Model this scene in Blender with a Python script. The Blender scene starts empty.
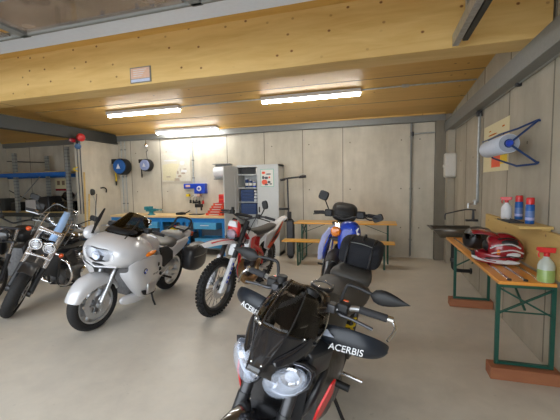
import bpy, bmesh, math, random
from mathutils import Vector, Matrix, Euler
random.seed(7)
SC = bpy.context.scene
COL = SC.collection
R = math.radians
V = Vector

# ------------------------------------------------------------------ materials
def nodes_of(name):
    m = bpy.data.materials.new(name); m.use_nodes = True
    nt = m.node_tree
    return m, nt, nt.nodes['Principled BSDF']

def mat(name, col, rough=.5, metal=0., coat=0., var=.06, scale=30, bump=0., trans=0., emis=None, estr=0., alpha=1., ior=1.45, spec=.5):
    m, nt, b = nodes_of(name)
    c = (col[0], col[1], col[2], 1)
    if var > 0:
        tc = nt.nodes.new('ShaderNodeTexCoord'); n = nt.nodes.new('ShaderNodeTexNoise')
        n.inputs['Scale'].default_value = scale; n.inputs['Detail'].default_value = 4
        nt.links.new(tc.outputs['Object'], n.inputs['Vector'])
        r = nt.nodes.new('ShaderNodeValToRGB')
        r.color_ramp.elements[0].color = tuple(max(0, x*(1-var)) for x in col)+(1,)
        r.color_ramp.elements[1].color = tuple(min(1, x*(1+var)) for x in col)+(1,)
        r.color_ramp.elements[0].position = .3; r.color_ramp.elements[1].position = .7
        nt.links.new(n.outputs['Fac'], r.inputs['Fac']); nt.links.new(r.outputs['Color'], b.inputs['Base Color'])
        if bump > 0:
            bp = nt.nodes.new('ShaderNodeBump'); bp.inputs['Strength'].default_value = bump; bp.inputs['Distance'].default_value = .004
            nt.links.new(n.outputs['Fac'], bp.inputs['Height']); nt.links.new(bp.outputs['Normal'], b.inputs['Normal'])
    else:
        b.inputs['Base Color'].default_value = c
    b.inputs['Roughness'].default_value = rough; b.inputs['Metallic'].default_value = metal
    b.inputs['Coat Weight'].default_value = coat; b.inputs['Coat Roughness'].default_value = .06
    b.inputs['Transmission Weight'].default_value = trans; b.inputs['IOR'].default_value = ior
    b.inputs['Specular IOR Level'].default_value = spec
    b.inputs['Alpha'].default_value = alpha
    if emis:
        b.inputs['Emission Color'].default_value = (*emis, 1); b.inputs['Emission Strength'].default_value = estr
    return m

def ramp(nt, fac, stops):
    r = nt.nodes.new('ShaderNodeValToRGB'); cr = r.color_ramp
    while len(cr.elements) < len(stops): cr.elements.new(.5)
    for e, (p, c) in zip(cr.elements, stops): e.position = p; e.color = (*c, 1)
    nt.links.new(fac, r.inputs['Fac']); return r.outputs['Color']

def noise(nt, vec, scale, detail=4, rough=.55, vscale=None, dist=0):
    if vscale:
        mp = nt.nodes.new('ShaderNodeMapping'); mp.inputs['Scale'].default_value = vscale
        nt.links.new(vec, mp.inputs['Vector']); vec = mp.outputs['Vector']
    n = nt.nodes.new('ShaderNodeTexNoise'); n.inputs['Scale'].default_value = scale
    n.inputs['Detail'].default_value = detail; n.inputs['Roughness'].default_value = rough; n.inputs['Distortion'].default_value = dist
    nt.links.new(vec, n.inputs['Vector']); return n.outputs['Fac']

def mixc(nt, fac, a, b, mode='MIX'):
    m = nt.nodes.new('ShaderNodeMix'); m.data_type = 'RGBA'; m.blend_type = mode
    for sock, v in ((m.inputs[0], fac), (m.inputs[6], a), (m.inputs[7], b)):
        if hasattr(v, 'links') or isinstance(v, bpy.types.NodeSocket): nt.links.new(v, sock)
        elif isinstance(v, (int, float)): sock.default_value = v
        else: sock.default_value = (*v, 1)
    return m.outputs[2]

def objco(nt):
    tc = nt.nodes.new('ShaderNodeTexCoord'); return tc.outputs['Object']

def concrete(name, a, b, c, rough=.85, bumps=.35, floor=False):
    m, nt, bs = nodes_of(name); v = objco(nt)
    big = noise(nt, v, .9, 5, .6); mid = noise(nt, v, 5, 6, .65, None, .3); fine = noise(nt, v, 60, 3)
    col = ramp(nt, big, [(.3, a), (.5, b), (.72, c)])
    col = mixc(nt, .35, col, ramp(nt, mid, [(.3, tuple(x*.72 for x in b)), (.7, tuple(min(1, x*1.15) for x in b))]))
    if not floor:
        st = noise(nt, v, 3, 4, .6, (1, 1, .22))
        col = mixc(nt, .3, col, ramp(nt, st, [(.35, tuple(x*.7 for x in a)), (.65, c)]))
    else:
        sp = noise(nt, v, 14, 2, .5)
        col = mixc(nt, ramp(nt, sp, [(.70, (0, 0, 0)), (.78, (.35, .35, .35))]), col, tuple(x*.55 for x in a))
    nt.links.new(col, bs.inputs['Base Color'])
    bs.inputs['Roughness'].default_value = rough
    if floor:
        rr = ramp(nt, mid, [(.3, (rough-.12,)*3), (.7, (rough+.1,)*3)]); nt.links.new(rr, bs.inputs['Roughness'])
    bp = nt.nodes.new('ShaderNodeBump'); bp.inputs['Strength'].default_value = bumps; bp.inputs['Distance'].default_value = .003
    nt.links.new(fine, bp.inputs['Height']); nt.links.new(bp.outputs['Normal'], bs.inputs['Normal'])
    return m

def pine(name, a, b, knot, axis='X', rough=.55, ks=2.2, knots=True, coat=0., flat=(1, 1, 1), kr=.02):
    m, nt, bs = nodes_of(name); v = objco(nt)
    sc = {'X': (.12, 1, 1), 'Y': (1, .12, 1), 'Z': (1, 1, .12)}[axis]
    g = noise(nt, v, 14, 6, .6, sc, .6); g2 = noise(nt, v, 2.2, 3, .5, sc)
    col = ramp(nt, g, [(.3, a), (.7, b)])
    col = mixc(nt, .4, col, ramp(nt, g2, [(.35, tuple(x*.8 for x in a)), (.65, tuple(min(1, x*1.1) for x in b))]))
    if knots:
        mp = nt.nodes.new('ShaderNodeMapping')
        mp.inputs['Scale'].default_value = flat
        nt.links.new(v, mp.inputs['Vector'])
        vo = nt.nodes.new('ShaderNodeTexVoronoi'); vo.voronoi_dimensions = '2D'
        sx = nt.nodes.new('ShaderNodeSeparateXYZ'); nt.links.new(mp.outputs['Vector'], sx.inputs[0]); cb = nt.nodes.new('ShaderNodeCombineXYZ')
        i0, i1 = [i for i in range(3) if flat[i] != 0][:2]
        nt.links.new(sx.outputs[i0], cb.inputs[0]); nt.links.new(sx.outputs[i1], cb.inputs[1])
        vo.inputs['Scale'].default_value = ks; vo.inputs['Randomness'].default_value = 1
        nt.links.new(cb.outputs[0], vo.inputs['Vector'])
        k = ramp(nt, vo.outputs['Distance'], [(kr*ks*.6, (1, 1, 1)), (kr*ks*1.1, (0, 0, 0))])
        # drop some of the knots
        keep = ramp(nt, vo.outputs['Color'], [(.38, (0, 0, 0)), (.62, (1, 1, 1))])
        kk = mixc(nt, 1.0, k, keep, 'MULTIPLY')
        col = mixc(nt, kk, col, knot)
    nt.links.new(col, bs.inputs['Base Color'])
    bs.inputs['Roughness'].default_value = rough; bs.inputs['Coat Weight'].default_value = coat
    return m

M = {}
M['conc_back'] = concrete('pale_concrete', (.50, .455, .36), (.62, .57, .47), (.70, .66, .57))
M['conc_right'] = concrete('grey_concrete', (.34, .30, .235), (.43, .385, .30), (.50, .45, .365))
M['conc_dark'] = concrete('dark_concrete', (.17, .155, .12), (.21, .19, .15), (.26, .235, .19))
M['seam'] = mat('wall_joint', (.20, .18, .14), .9)
M['floor'] = concrete('floor_concrete', (.54, .49, .42), (.62, .57, .49), (.70, .645, .56), .42, .06, True)
M['pine_x'] = pine('pine_ceiling', (.60, .35, .09), (.74, .47, .14), (.26, .12, .03), 'X', .5, 2.2, True, 0., (.9, 1, 0), .016)
M['glulam'] = pine('glulam_pine', (.62, .39, .12), (.80, .57, .24), (.20, .08, .02), 'X', .45, 5.6, True, 0., (.8, 0, 1), .0125)
M['board'] = pine('board_pine', (.56, .37, .12), (.68, .48, .18), (.3, .15, .05), 'Y', .55, 6, True, 0., (0, .8, 1), .012)
M['orange_top'] = pine('orange_lacquered_pine', (.78, .30, .045), (.88, .40, .07), (.4, .12, .02), 'Y', .35, 3, False, .3)
M['orange_top_x'] = pine('amber_lacquered_pine', (.88, .42, .06), (.98, .54, .10), (.5, .2, .03), 'X', .38, 3, False, .3)
M['redwood'] = pine('reddish_timber', (.30, .10, .045), (.40, .16, .07), (.15, .05, .02), 'X', .7, 3, False)
M['bench_wood'] = pine('worktop_beech', (.74, .52, .25), (.84, .62, .33), (.5, .3, .1), 'X', .5, 3, False)
M['steel_grey'] = mat('painted_grey_steel', (.22, .225, .215), .5, .2)
M['steel_dark'] = mat('painted_dark_steel', (.05, .053, .05), .5, .2)
M['galv'] = mat('galvanised_steel', (.45, .47, .47), .4, .7, var=.15)
M['alu'] = mat('anodised_aluminium', (.82, .86, .93), .4, .4, var=.02)
M['alu_bare'] = mat('bare_aluminium', (.75, .75, .75), .25, 1)
M['chrome'] = mat('chrome', (.85, .85, .87), .08, 1, var=0)
M['silver'] = mat('silver_metal', (.55, .56, .58), .3, .9)
M['darkmetal'] = mat('dark_metal', (.07, .07, .075), .35, .7)
M['engine'] = mat('engine_casting', (.16, .16, .165), .4, .8, var=.2)
M['bronze'] = mat('heat_tinted_steel', (.42, .27, .14), .3, .9, var=.3, scale=14)
M['black'] = mat('black_plastic', (.011, .011, .012), .5)
M['blackgloss'] = mat('black_gloss_paint', (.012, .012, .014), .12, 0, .8, var=0)
M['blackmatte'] = mat('black_satin_paint', (.02, .02, .022), .38, 0, .2)
M['rubber'] = mat('tyre_rubber', (.013, .0125, .0125), .75, var=.3, bump=.4, scale=60)
M['leather'] = mat('black_seat_vinyl', (.02, .02, .021), .48, var=.15, scale=200, bump=.15)
M['sink'] = mat('dull_stainless', (.20, .185, .16), .35, .8)
M['seatgrey'] = mat('grey_seat_vinyl', (.072, .068, .062), .5, var=.12, scale=200, bump=.15)
M['fabric'] = mat('black_cordura', (.014, .015, .02), .85, var=.3, scale=150, bump=.5)
M['bmw'] = mat('silver_pearl_paint', (.66, .66, .68), .28, .15, .8, var=0)
M['bmwseat'] = mat('dark_grey_saddle', (.06, .06, .058), .45)
M['white'] = mat('white_plastic', (.72, .73, .75), .4, var=.03)
M['whitew'] = mat('warm_white_plastic', (.62, .60, .55), .45, var=.03)
M['lav'] = mat('pale_blue_plastic', (.42, .45, .72), .35)
M['red'] = mat('red_plastic', (.62, .02, .02), .35, 0, .3)
M['redkit'] = mat('orange_red_plastic', (.82, .09, .025), .4)
M['crimson'] = mat('dark_red_paint', (.30, .012, .022), .2, 0, .8, var=0)
M['blue'] = mat('royal_blue_plastic', (.015, .06, .50), .3, 0, .4)
M['bench_blue'] = mat('bright_blue_paint', (.02, .22, .58), .35, 0, .2)
M['bin_blue'] = mat('pale_blue_bins', (.10, .42, .72), .4)
M['rack_blue'] = mat('rack_blue_paint', (.008, .10, .38), .4, 0, .2)
M['navy'] = mat('navy_plastic', (.012, .04, .14), .4)
M['green'] = mat('dark_green_paint', (.012, .085, .06), .4, 0, .2)
M['teal'] = mat('teal_cast_iron', (.03, .24, .30), .4, .2)
M['yellow'] = mat('yellow_plastic', (.85, .62, .02), .45)
M['orange'] = mat('orange_lens', (.85, .22, .01), .15, 0, .8, var=0)
M['redlens'] = mat('red_orange_lens', (.75, .10, .02), .15, 0, .8, var=0)
M['cab'] = mat('grey_white_cabinet_paint', (.56, .57, .56), .45, .1, var=.02)
M['grip'] = mat('grip_rubber', (.03, .03, .033), .7)
M['guard'] = mat('handguard_plastic', (.012, .015, .021), .3)
M['reflector'] = mat('headlamp_reflector', (.62, .66, .76), .22, .7, var=.15, scale=35)
M['glass_milky'] = mat('hazed_headlamp_lens', (.46, .52, .64), .10, 0, 1, var=.12, scale=25, alpha=.5)
M['screen_blue'] = mat('blue_film_strip', (.35, .52, .80), .25, 0, .5, var=0)
M['bottle_clear'] = mat('translucent_bottle', (.66, .72, .66), .3, 0, .3, var=0, trans=.3)
M['bottle_green'] = mat('green_cleaning_fluid', (.36, .52, .16), .3, 0, .3, var=.04, trans=.15)
M['tube'] = mat('fluorescent_diffuser', (1, 1, 1), .4, emis=(1, 1, .96), estr=36, var=0)
M['paper'] = mat('paper', (.78, .76, .70), .8, var=.03)
M['paper_roll'] = mat('blue_white_paper_roll', (.62, .68, .80), .85, var=.04)
M['cream'] = mat('cream_paper', (.72, .64, .40), .8, var=.03)
M['pink'] = mat('pale_pink_print', (.72, .48, .36), .8)
M['darkglass'] = mat('dial_face', (.25, .24, .20), .25, 0, .8)

def screen(name, tint, rough=.03):
    m = bpy.data.materials.new(name); m.use_nodes = True; nt = m.node_tree; nt.nodes.clear()
    o = nt.nodes.new('ShaderNodeOutputMaterial'); mx = nt.nodes.new('ShaderNodeMixShader'); tr = nt.nodes.new('ShaderNodeBsdfTransparent'); gl = nt.nodes.new('ShaderNodeBsdfGlossy')
    fr = nt.nodes.new('ShaderNodeFresnel'); fr.inputs['IOR'].default_value = 1.42
    tr.inputs['Color'].default_value = (*tint, 1); gl.inputs['Roughness'].default_value = rough
    nt.links.new(fr.outputs[0], mx.inputs[0]); nt.links.new(tr.outputs[0], mx.inputs[1]); nt.links.new(gl.outputs[0], mx.inputs[2]); nt.links.new(mx.outputs[0], o.inputs[0])
    return m
M['screen_smoke'] = screen('smoked_screen', (.58, .54, .50))
M['screen_dark'] = screen('dark_smoked_screen', (.38, .37, .36))
M['lamp_glass'] = mat('headlamp_glass', (.50, .56, .68), .08, 0, 1, var=.1, scale=25, alpha=.30)
M['screen_clear'] = screen('clear_screen', (.93, .95, .98))
def punched():
    m, nt, b = nodes_of('punched_galvanised_steel'); v = objco(nt)
    w = nt.nodes.new('ShaderNodeTexWave'); w.bands_direction = 'Z'; w.inputs['Scale'].default_value = 4; w.inputs['Distortion'].default_value = 0
    nt.links.new(v, w.inputs['Vector'])
    nt.links.new(ramp(nt, w.outputs['Fac'], [(.10, (.26, .27, .27)), (.2, (.40, .42, .41))]), b.inputs['Base Color'])
    b.inputs['Metallic'].default_value = .5; b.inputs['Roughness'].default_value = .45
    return m
M['punched'] = punched()

# ------------------------------------------------------------------ mesh builder
class G:
    def __init__(s): s.bm = bmesh.new(); s.mi = 0
    def _f(s, vs):
        try:
            f = s.bm.faces.new(vs); f.material_index = s.mi; return f
        except ValueError: return None
    def m(s, i): s.mi = i; return s
    def rings(s, rings, closed=True, caps=True, wrap=False):
        rs = [[s.bm.verts.new(p) for p in r] for r in rings]
        n = len(rs[0]); k = len(rs)
        for i in range(k if wrap else k-1):
            a, b = rs[i], rs[(i+1) % k]
            for j in range(n if closed else n-1):
                s._f((a[j], a[(j+1) % n], b[(j+1) % n], b[j]))
        if caps and closed and not wrap:
            s._f(list(reversed(rs[0]))); s._f(rs[-1])
        return s
    def tube(s, pts, r=.01, n=10, smooth=0, wrap=False, flat=1.):
        pts = [V(p) for p in pts]
        if smooth:
            out = []
            P = [pts[0]]+pts+[pts[-1]] if not wrap else [pts[-1]]+pts+[pts[0], pts[1]]
            rr = r if isinstance(r, (list, tuple)) else [r]*len(pts)
            RR = [rr[0]]+list(rr)+[rr[-1]]; ro = []
            for i in range(1, len(P)-2):
                for q in range(smooth):
                    t = q/smooth
                    p0, p1, p2, p3 = P[i-1], P[i], P[i+1], P[i+2]
                    out.append(.5*((2*p1)+(-p0+p2)*t+(2*p0-5*p1+4*p2-p3)*t*t+(-p0+3*p1-3*p2+p3)*t**3))
                    if not wrap: ro.append(RR[i]*(1-t)+RR[i+1]*t)
            if not wrap: out.append(P[-2]); ro.append(RR[-1]); r = ro
            pts = out
        k = len(pts); rings = []; prev = None
        for i, p in enumerate(pts):
            if wrap: d = pts[(i+1) % k]-pts[i-1]
            else: d = pts[min(i+1, k-1)]-pts[max(i-1, 0)]
            d.normalize()
            if prev is None:
                a = V((0, 0, 1)) if abs(d.z) < .9 else V((1, 0, 0))
                u = d.cross(a).normalized()
            else:
                u = (prev-d*prev.dot(d)).normalized()
            prev = u; w = d.cross(u)
            ri = r[i] if isinstance(r, (list, tuple)) else r
            rings.append([p+u*(ri*math.cos(2*math.pi*j/n))+w*(ri*flat*math.sin(2*math.pi*j/n)) for j in range(n)])
        return s.rings(rings, True, True, wrap)
    def cyl(s, a, b, r, r2=None, n=20): return s.tube([a, b], [r, r if r2 is None else r2], n)
    def box(s, c, d, rot=None):
        c = V(c); vs = []
        for x in (-.5, .5):
            for y in (-.5, .5):
                for z in (-.5, .5):
                    p = V((x*d[0], y*d[1], z*d[2]))
                    if rot is not None: p = rot @ p
                    vs.append(s.bm.verts.new(c+p))
        for q in ((0, 1, 3, 2), (4, 6, 7, 5), (0, 4, 5, 1), (2, 3, 7, 6), (0, 2, 6, 4), (1, 5, 7, 3)):
            s._f([vs[i] for i in q])
        return s
    def bx(s, x0, x1, y0, y1, z0, z1): return s.box(((x0+x1)/2, (y0+y1)/2, (z0+z1)/2), (abs(x1-x0), abs(y1-y0), abs(z1-z0)))
    def lathe(s, prof, c, axis='Z', n=28, full=True):
        ax = {'X': (V((0, 1, 0)), V((0, 0, 1)), V((1, 0, 0))), 'Y': (V((1, 0, 0)), V((0, 0, 1)), V((0, 1, 0))), 'Z': (V((1, 0, 0)), V((0, 1, 0)), V((0, 0, 1)))}
        if isinstance(axis, str): u, w, d = ax[axis]
        else:
            d = V(axis).normalized(); a = V((0, 0, 1)) if abs(d.z) < .9 else V((1, 0, 0)); u = d.cross(a).normalized(); w = d.cross(u)
        c = V(c)
        rings = [[c+d*h+u*(max(r, 1e-4)*math.cos(2*math.pi*j/n))+w*(max(r, 1e-4)*math.sin(2*math.pi*j/n)) for j in range(n)] for r, h in prof]
        return s.rings(rings, True, True)
    def ring(s, prof, c, axis='Y', n=40):
        """closed lathe (hollow), prof is a closed loop of (r,h)"""
        ax = {'X': (V((0, 1, 0)), V((0, 0, 1)), V((1, 0, 0))), 'Y': (V((1, 0, 0)), V((0, 0, 1)), V((0, 1, 0))), 'Z': (V((1, 0, 0)), V((0, 1, 0)), V((0, 0, 1)))}
        u, w, d = ax[axis]; c = V(c)
        rings = []
        for j in range(n):
            t = 2*math.pi*j/n; e = u*math.cos(t)+w*math.sin(t)
            rings.append([c+e*r+d*h for r, h in prof])
        return s.rings(rings, True, False, True)
    def ell(s, c, r, n=16, m=10, rot=None):
        c = V(c); rings = []
        for i in range(1, m):
            t = math.pi*i/m
            rg = []
            for j in range(n):
                a = 2*math.pi*j/n
                p = V((r[0]*math.sin(t)*math.cos(a), r[1]*math.sin(t)*math.sin(a), r[2]*math.cos(t)))
                rg.append(c+(rot @ p if rot is not None else p))
            rings.append(rg)
        return s.rings(rings)
    def loft(s, secs, n=20):
        """secs: (x, cy, z0, z1, halfwidth, power[, topshift])"""
        rings = []
        for q in secs:
            x, cy, z0, z1, w, p = q[:6]; lean = q[6] if len(q) > 6 else 0
            rg = []
            for j in range(n):
                t = 2*math.pi*j/n; ct, st = math.cos(t), math.sin(t)
                yy = w*math.copysign(abs(ct)**(2/p), ct); zz = math.copysign(abs(st)**(2/p), st)
                rg.append(V((x+lean*zz, cy+yy, (z0+z1)/2+(z1-z0)/2*zz)))
            rings.append(rg)
        return s.rings(rings)
    def half(s, secs):
        """secs: (x,[(y,z)...bottom centre to top centre]) mirrored to a closed section"""
        rings = []
        for x, pr in secs:
            a = [V((x+(q[2] if len(q) > 2 else 0), q[0], q[1])) for q in pr]
            b = [V((p.x, -p.y, p.z)) for p in reversed(a) if p.y > 1e-4]
            rings.append(a+b)
        return s.rings(rings)
    def plate(s, poly, y0, y1, plane='XZ'):
        """polygon extruded between y0 and y1"""
        def P(a, b, h): return {'XZ': (a, h, b), 'XY': (a, b, h), 'YZ': (h, a, b)}[plane]
        A = [P(a, b, y0) for a, b in poly]; B = [P(a, b, y1) for a, b in poly]
        return s.rings([A, B])
    def grid(s, rows):
        return s.rings(rows, False, False)
    def mir(s):
        """mirror all so far across y=0"""
        g = bmesh.ops.duplicate(s.bm, geom=s.bm.verts[:]+s.bm.edges[:]+s.bm.faces[:])['geom']
        vs = [e for e in g if isinstance(e, bmesh.types.BMVert)]; fs = [e for e in g if isinstance(e, bmesh.types.BMFace)]
        for v in vs: v.co.y = -v.co.y
        bmesh.ops.reverse_faces(s.bm, faces=fs)
        return s
    def xf(s, mtx): bmesh.ops.transform(s.bm, matrix=mtx, verts=s.bm.verts[:]); return s
    def obj(s, name, material, parent=None, sub=0, bevel=0., solid=0., X=None, ang=38, weld=False, off=0.):
        if weld: bmesh.ops.remove_doubles(s.bm, verts=s.bm.verts[:], dist=1e-4)
        if X is not None: s.xf(X)
        bmesh.ops.recalc_face_normals(s.bm, faces=s.bm.faces[:])
        for f in s.bm.faces: f.smooth = True
        if not sub:
            for e in s.bm.edges:
                if len(e.link_faces) == 2 and e.calc_face_angle(0) > R(ang): e.smooth = False
        me = bpy.data.meshes.new(name); s.bm.to_mesh(me); s.bm.free()
        for mm in (material if isinstance(material, (list, tuple)) else [material]): me.materials.append(mm if not isinstance(mm, str) else M[mm])
        o = bpy.data.objects.new(name, me); COL.objects.link(o)
        if parent: o.parent = parent
        if solid:
            md = o.modifiers.new('Solid', 'SOLIDIFY'); md.thickness = solid; md.offset = off
        if bevel:
            md = o.modifiers.new('Bevel', 'BEVEL'); md.width = bevel; md.segments = 2; md.limit_method = 'ANGLE'; md.angle_limit = R(35)
        if sub:
            md = o.modifiers.new('Sub', 'SUBSURF'); md.levels = sub; md.render_levels = sub
        return o

def tag(o, label=None, cat=None, group=None, kind=None):
    if label: o['label'] = label
    if cat: o['category'] = cat
    if group: o['group'] = group
    if kind: o['kind'] = kind
    return o

def thing(name, loc, label, cat, group=None, rz=0., lean=0., tilt=0.):
    o = bpy.data.objects.new(name, None); COL.objects.link(o)
    o.location = loc; o.rotation_euler = (lean, tilt, rz); o.empty_display_size = .1
    return tag(o, label, cat, group)

def text_mesh(txt, size, name, material, parent, mtx, ext=.0008, shear=0., bold=.0):
    cu = bpy.data.curves.new(name, 'FONT'); cu.body = txt; cu.size = size; cu.extrude = ext; cu.shear = shear; cu.offset = bold
    cu.align_x = 'CENTER'; cu.align_y = 'CENTER'
    t = bpy.data.objects.new(name+'_c', cu); COL.objects.link(t)
    dg = bpy.context.evaluated_depsgraph_get()
    me = bpy.data.meshes.new_from_object(t.evaluated_get(dg))
    bpy.data.objects.remove(t); bpy.data.curves.remove(cu)
    me.name = name; me.transform(mtx); me.materials.clear(); me.materials.append(M[material])
    o = bpy.data.objects.new(name, me); COL.objects.link(o); o.parent = parent
    return o

def copy_tree(o, parent=None):
    c = o.copy(); COL.objects.link(c)
    if parent: c.parent = parent
    for ch in list(o.children): copy_tree(ch, c)
    return c

# ------------------------------------------------------------------ camera
def make_camera():
    yaw, pitch, roll, f, H = R(16.512), R(4.335), R(-.974), 339.5, 1.55
    cy, sy, cp, sp, cr, sr = math.cos(yaw), math.sin(yaw), math.cos(pitch), math.sin(pitch), math.cos(roll), math.sin(roll)
    fwd = V((-sy*cp, cy*cp, -sp)); right = V((cy, sy, 0)); up = right.cross(fwd)
    r = cr*right+sr*up; u = -sr*right+cr*up
    cam = bpy.data.cameras.new('camera'); o = bpy.data.objects.new('camera', cam); COL.objects.link(o)
    m = Matrix((r, u, -fwd)).transposed().to_4x4(); m.translation = (0, 0, H)
    o.matrix_world = m
    cam.sensor_width = 36; cam.sensor_fit = 'HORIZONTAL'; cam.lens = f*36/560; cam.clip_start = .05
    SC.camera = o
make_camera()
# ------------------------------------------------------------------ the room
XR, XL, YB = 1.32, -6.53, 7.36      # right wall, partition, back wall
XFAR, YO = -10.5, -.35              # far left, front opening
def zc(y): return 2.86+.08*(YB-y)   # underside of the sloping timber ceiling
def S(o, label=None): return tag(o, label, None, None, 'structure')

S(G().bx(XFAR-.2, XR+.2, YO-6, YB+.2, -.2, 0).obj('floor', 'floor'))

# back wall: slab plus joints and tie holes as its own relief
g = G().bx(XFAR-.2, XR+.2, YB, YB+.2, 0, 3.6)
g.m(1)
for x in (-9.6, -8.35, -7.35, -6.15, -5.27, -3.45, -2.53, -1.64, -.77, .575):
    g.bx(x-.007, x+.007, YB-.003, YB+.01, .02, 2.72)
for x in (-9.0, -7.8, -6.0, -5.1, -4.2, -2.35, -1.5, -.62, .4, .75):
    for z in (.62, 1.42, 2.4):
        g.lathe([(.014, 0), (.014, .004)], (x, YB-.003, z), 'Y', 10)
S(g.obj('wall_back', ['conc_back', 'seam']))
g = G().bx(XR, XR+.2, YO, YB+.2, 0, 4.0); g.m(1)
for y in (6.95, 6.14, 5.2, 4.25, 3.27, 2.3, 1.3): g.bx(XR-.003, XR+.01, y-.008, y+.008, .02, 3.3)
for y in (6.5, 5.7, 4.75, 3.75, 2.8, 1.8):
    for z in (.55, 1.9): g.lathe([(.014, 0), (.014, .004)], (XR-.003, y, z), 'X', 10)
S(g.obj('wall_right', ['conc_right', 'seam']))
S(G().bx(XFAR-.2, XFAR, YO, YB+.2, 0, 4.0).obj('wall_left', 'conc_back'))
S(G().bx(XL-.2, XL, 6.2, YB, 0, 2.64).obj('wall_partition', 'conc_back', bevel=.008))
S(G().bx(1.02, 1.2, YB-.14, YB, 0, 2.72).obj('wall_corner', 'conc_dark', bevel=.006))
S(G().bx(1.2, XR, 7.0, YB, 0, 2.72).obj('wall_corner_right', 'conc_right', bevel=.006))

# ceilings
def slab(name, x0, x1, y0, y1, z0, z1, m, t=.2):
    a = [(x0, y0, z0), (x1, y0, z0), (x1, y0, z0+t), (x0, y0, z0+t)]
    b = [(x0, y1, z1), (x1, y1, z1), (x1, y1, z1+t), (x0, y1, z1+t)]
    return S(G().rings([a, b]).obj(name, m))
slab('ceiling', XFAR-.2, XR+.2, 3.42, YB+.2, zc(3.42), zc(YB+.2), 'pine_x')
slab('ceiling_front', XFAR-.2, XR+.2, YO, 3.42, zc(3.42), zc(3.42)+.02, 'pine_x')
# panel joints running across the ceiling
g = G()
for y in (6.3, 5.18, 4.2): g.bx(XL, XR, y-.006, y+.006, zc(y)-.003, zc(y)+.01)
S(g.obj('trim_5', 'seam'))
S(G().bx(XFAR, XR-.02, 3.28, 3.56, 2.68, 3.2).obj('trim_4', 'glulam', bevel=.006), 'big glued pine beam across the room')
# timber ledge strip on top of the back wall channel, and the steel channel itself
S(G().bx(XFAR, 1.2, YB-.13, YB, 2.845, 2.88).obj('trim_6', 'pine_x'))
S(G().bx(XFAR, 1.2, YB-.10, YB, 2.72, 2.845).obj('trim_1', 'steel_grey', bevel=.004))
# girder on the right wall (C section)
g = G(); g.bx(1.17, 1.185, YO, YB-.1, 2.50, 2.68); g.bx(1.185, XR, YO, YB-.1, 2.50, 2.515); g.bx(1.185, XR, YO, YB-.1, 2.665, 2.68)
S(g.obj('trim_2', 'steel_grey', bevel=.002))
# dark I beam in the left bay
g = G(); g.bx(XL-.1, XL+.1, YO, YB-.1, 2.64, 2.66); g.bx(XL-.1, XL+.1, YO, 3.27, 2.97, 2.99); g.bx(XL-.008, XL+.055, YO, YB-.1, 2.66, 2.86)
g.bx(XL+.02, XL+.06, 3.57, YB-.1, 2.655, 2.88)
S(g.obj('trim_3', 'steel_dark'))
# lintel and jambs at the open front
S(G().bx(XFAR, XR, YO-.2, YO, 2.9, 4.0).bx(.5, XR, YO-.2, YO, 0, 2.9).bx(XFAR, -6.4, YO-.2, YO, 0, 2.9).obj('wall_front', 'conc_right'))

# overhead sectional door, open under the front ceiling
dz = 2.8
door = S(G().bx(-6.2, .45, 2.19, 2.40, dz-.0, dz+.045).bx(-6.2, .45, .05, .15, dz, dz+.045).bx(-6.2, .45, 1.60, 1.72, dz, dz+.045)
         .bx(-6.2, .45, .9, 1.0, dz, dz+.045).obj('door_1', 'alu', bevel=.004))
g = G()
for x in (-6.16, -4.46, -2.8, -1.22, .4): g.bx(x-.04, x+.04, .1, 2.2, dz-.008, dz+.04)
g.bx(-6.2, .45, 2.165, 2.19, dz-.008, dz+.04); g.bx(-6.2, .45, 1.58, 1.60, dz-.01, dz+.04); g.bx(-6.2, .45, 1.72, 1.74, dz-.01, dz+.04)
g.obj('door_frame', 'steel_grey', door)
gl = mat('reflection_tinted_glazing', (.36, .29, .24), .05, 0, .8, var=.5, scale=2.2, alpha=.62)  # dark brown, blotchy reflection painted into the pane colour
M['glazing'] = gl
for x0, x1 in ((-6.12, -4.58), (-4.5, -2.94), (-2.86, -1.31), (-1.23, .36)):
    for y0, y1 in ((1.74, 2.165), (1.0, 1.58), (.15, .9)):
        G().bx(x0, x1, y0, y1, dz+.01, dz+.018).obj('door_pane', 'glazing', door)
# door track
t = thing('door_track', (.62, 2.2, dz-.1), 'grey steel overhead door track hanging at the top right of the beam', 'door rail')
G().bx(-.055, -.045, -2.4, 1.0, -.03, .05).bx(-.055, -.01, -2.5, 1.0, -.035, -.03).bx(-.055, -.01, -2.5, 1.0, .05, .055).obj('rail', 'galv', t)
G().bx(.01, .05, -2.5, .95, -.02, .0).bx(.01, .015, -2.5, .95, .0, .05).obj('angle_bar', 'steel_dark', t)
g = G()
for y in (.75, .2, -.6): g.bx(-.012, .012, y-.02, y+.02, .0, .47).bx(-.05, .05, y-.035, y+.035, .04, .05)
g.obj('bracket', 'galv', t)

# ------------------------------------------------------------------ ceiling lights
def light(x0, x1, y, lab):
    z = zc(y)-.012; L = x1-x0
    t = thing('ceiling_light', ((x0+x1)/2, y, z-.06), lab, 'light', 'strip lights under the timber ceiling')
    g = G().bx(-L/2, L/2, -.07, .07, .012, .072); g.obj('housing', 'white', t, bevel=.006)
    g = G(); g.loft([(-L/2+.02, 0, -.03, .028, .037, 3), (L/2-.02, 0, -.03, .028, .037, 3)], 16); g.obj('diffuser', 'tube', t)
light(-5.10, -3.50, 5.53, 'long glowing strip light, the left one of the nearer pair')
light(-1.93, -.29, 5.53, 'long glowing strip light nearest the right wall')
light(-5.13, -3.52, 7.06, 'glowing strip light close above the back wall')
t = thing('ceiling_conduit', (-2.7, 5.53, zc(5.53)-.02), 'thin grey conduit running between and beyond the strip lights', 'conduit')
G().cyl((-.78, 0, -.0), (.77, 0, 0), .012, n=8).obj('pipe_run', 'galv', t)
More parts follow.
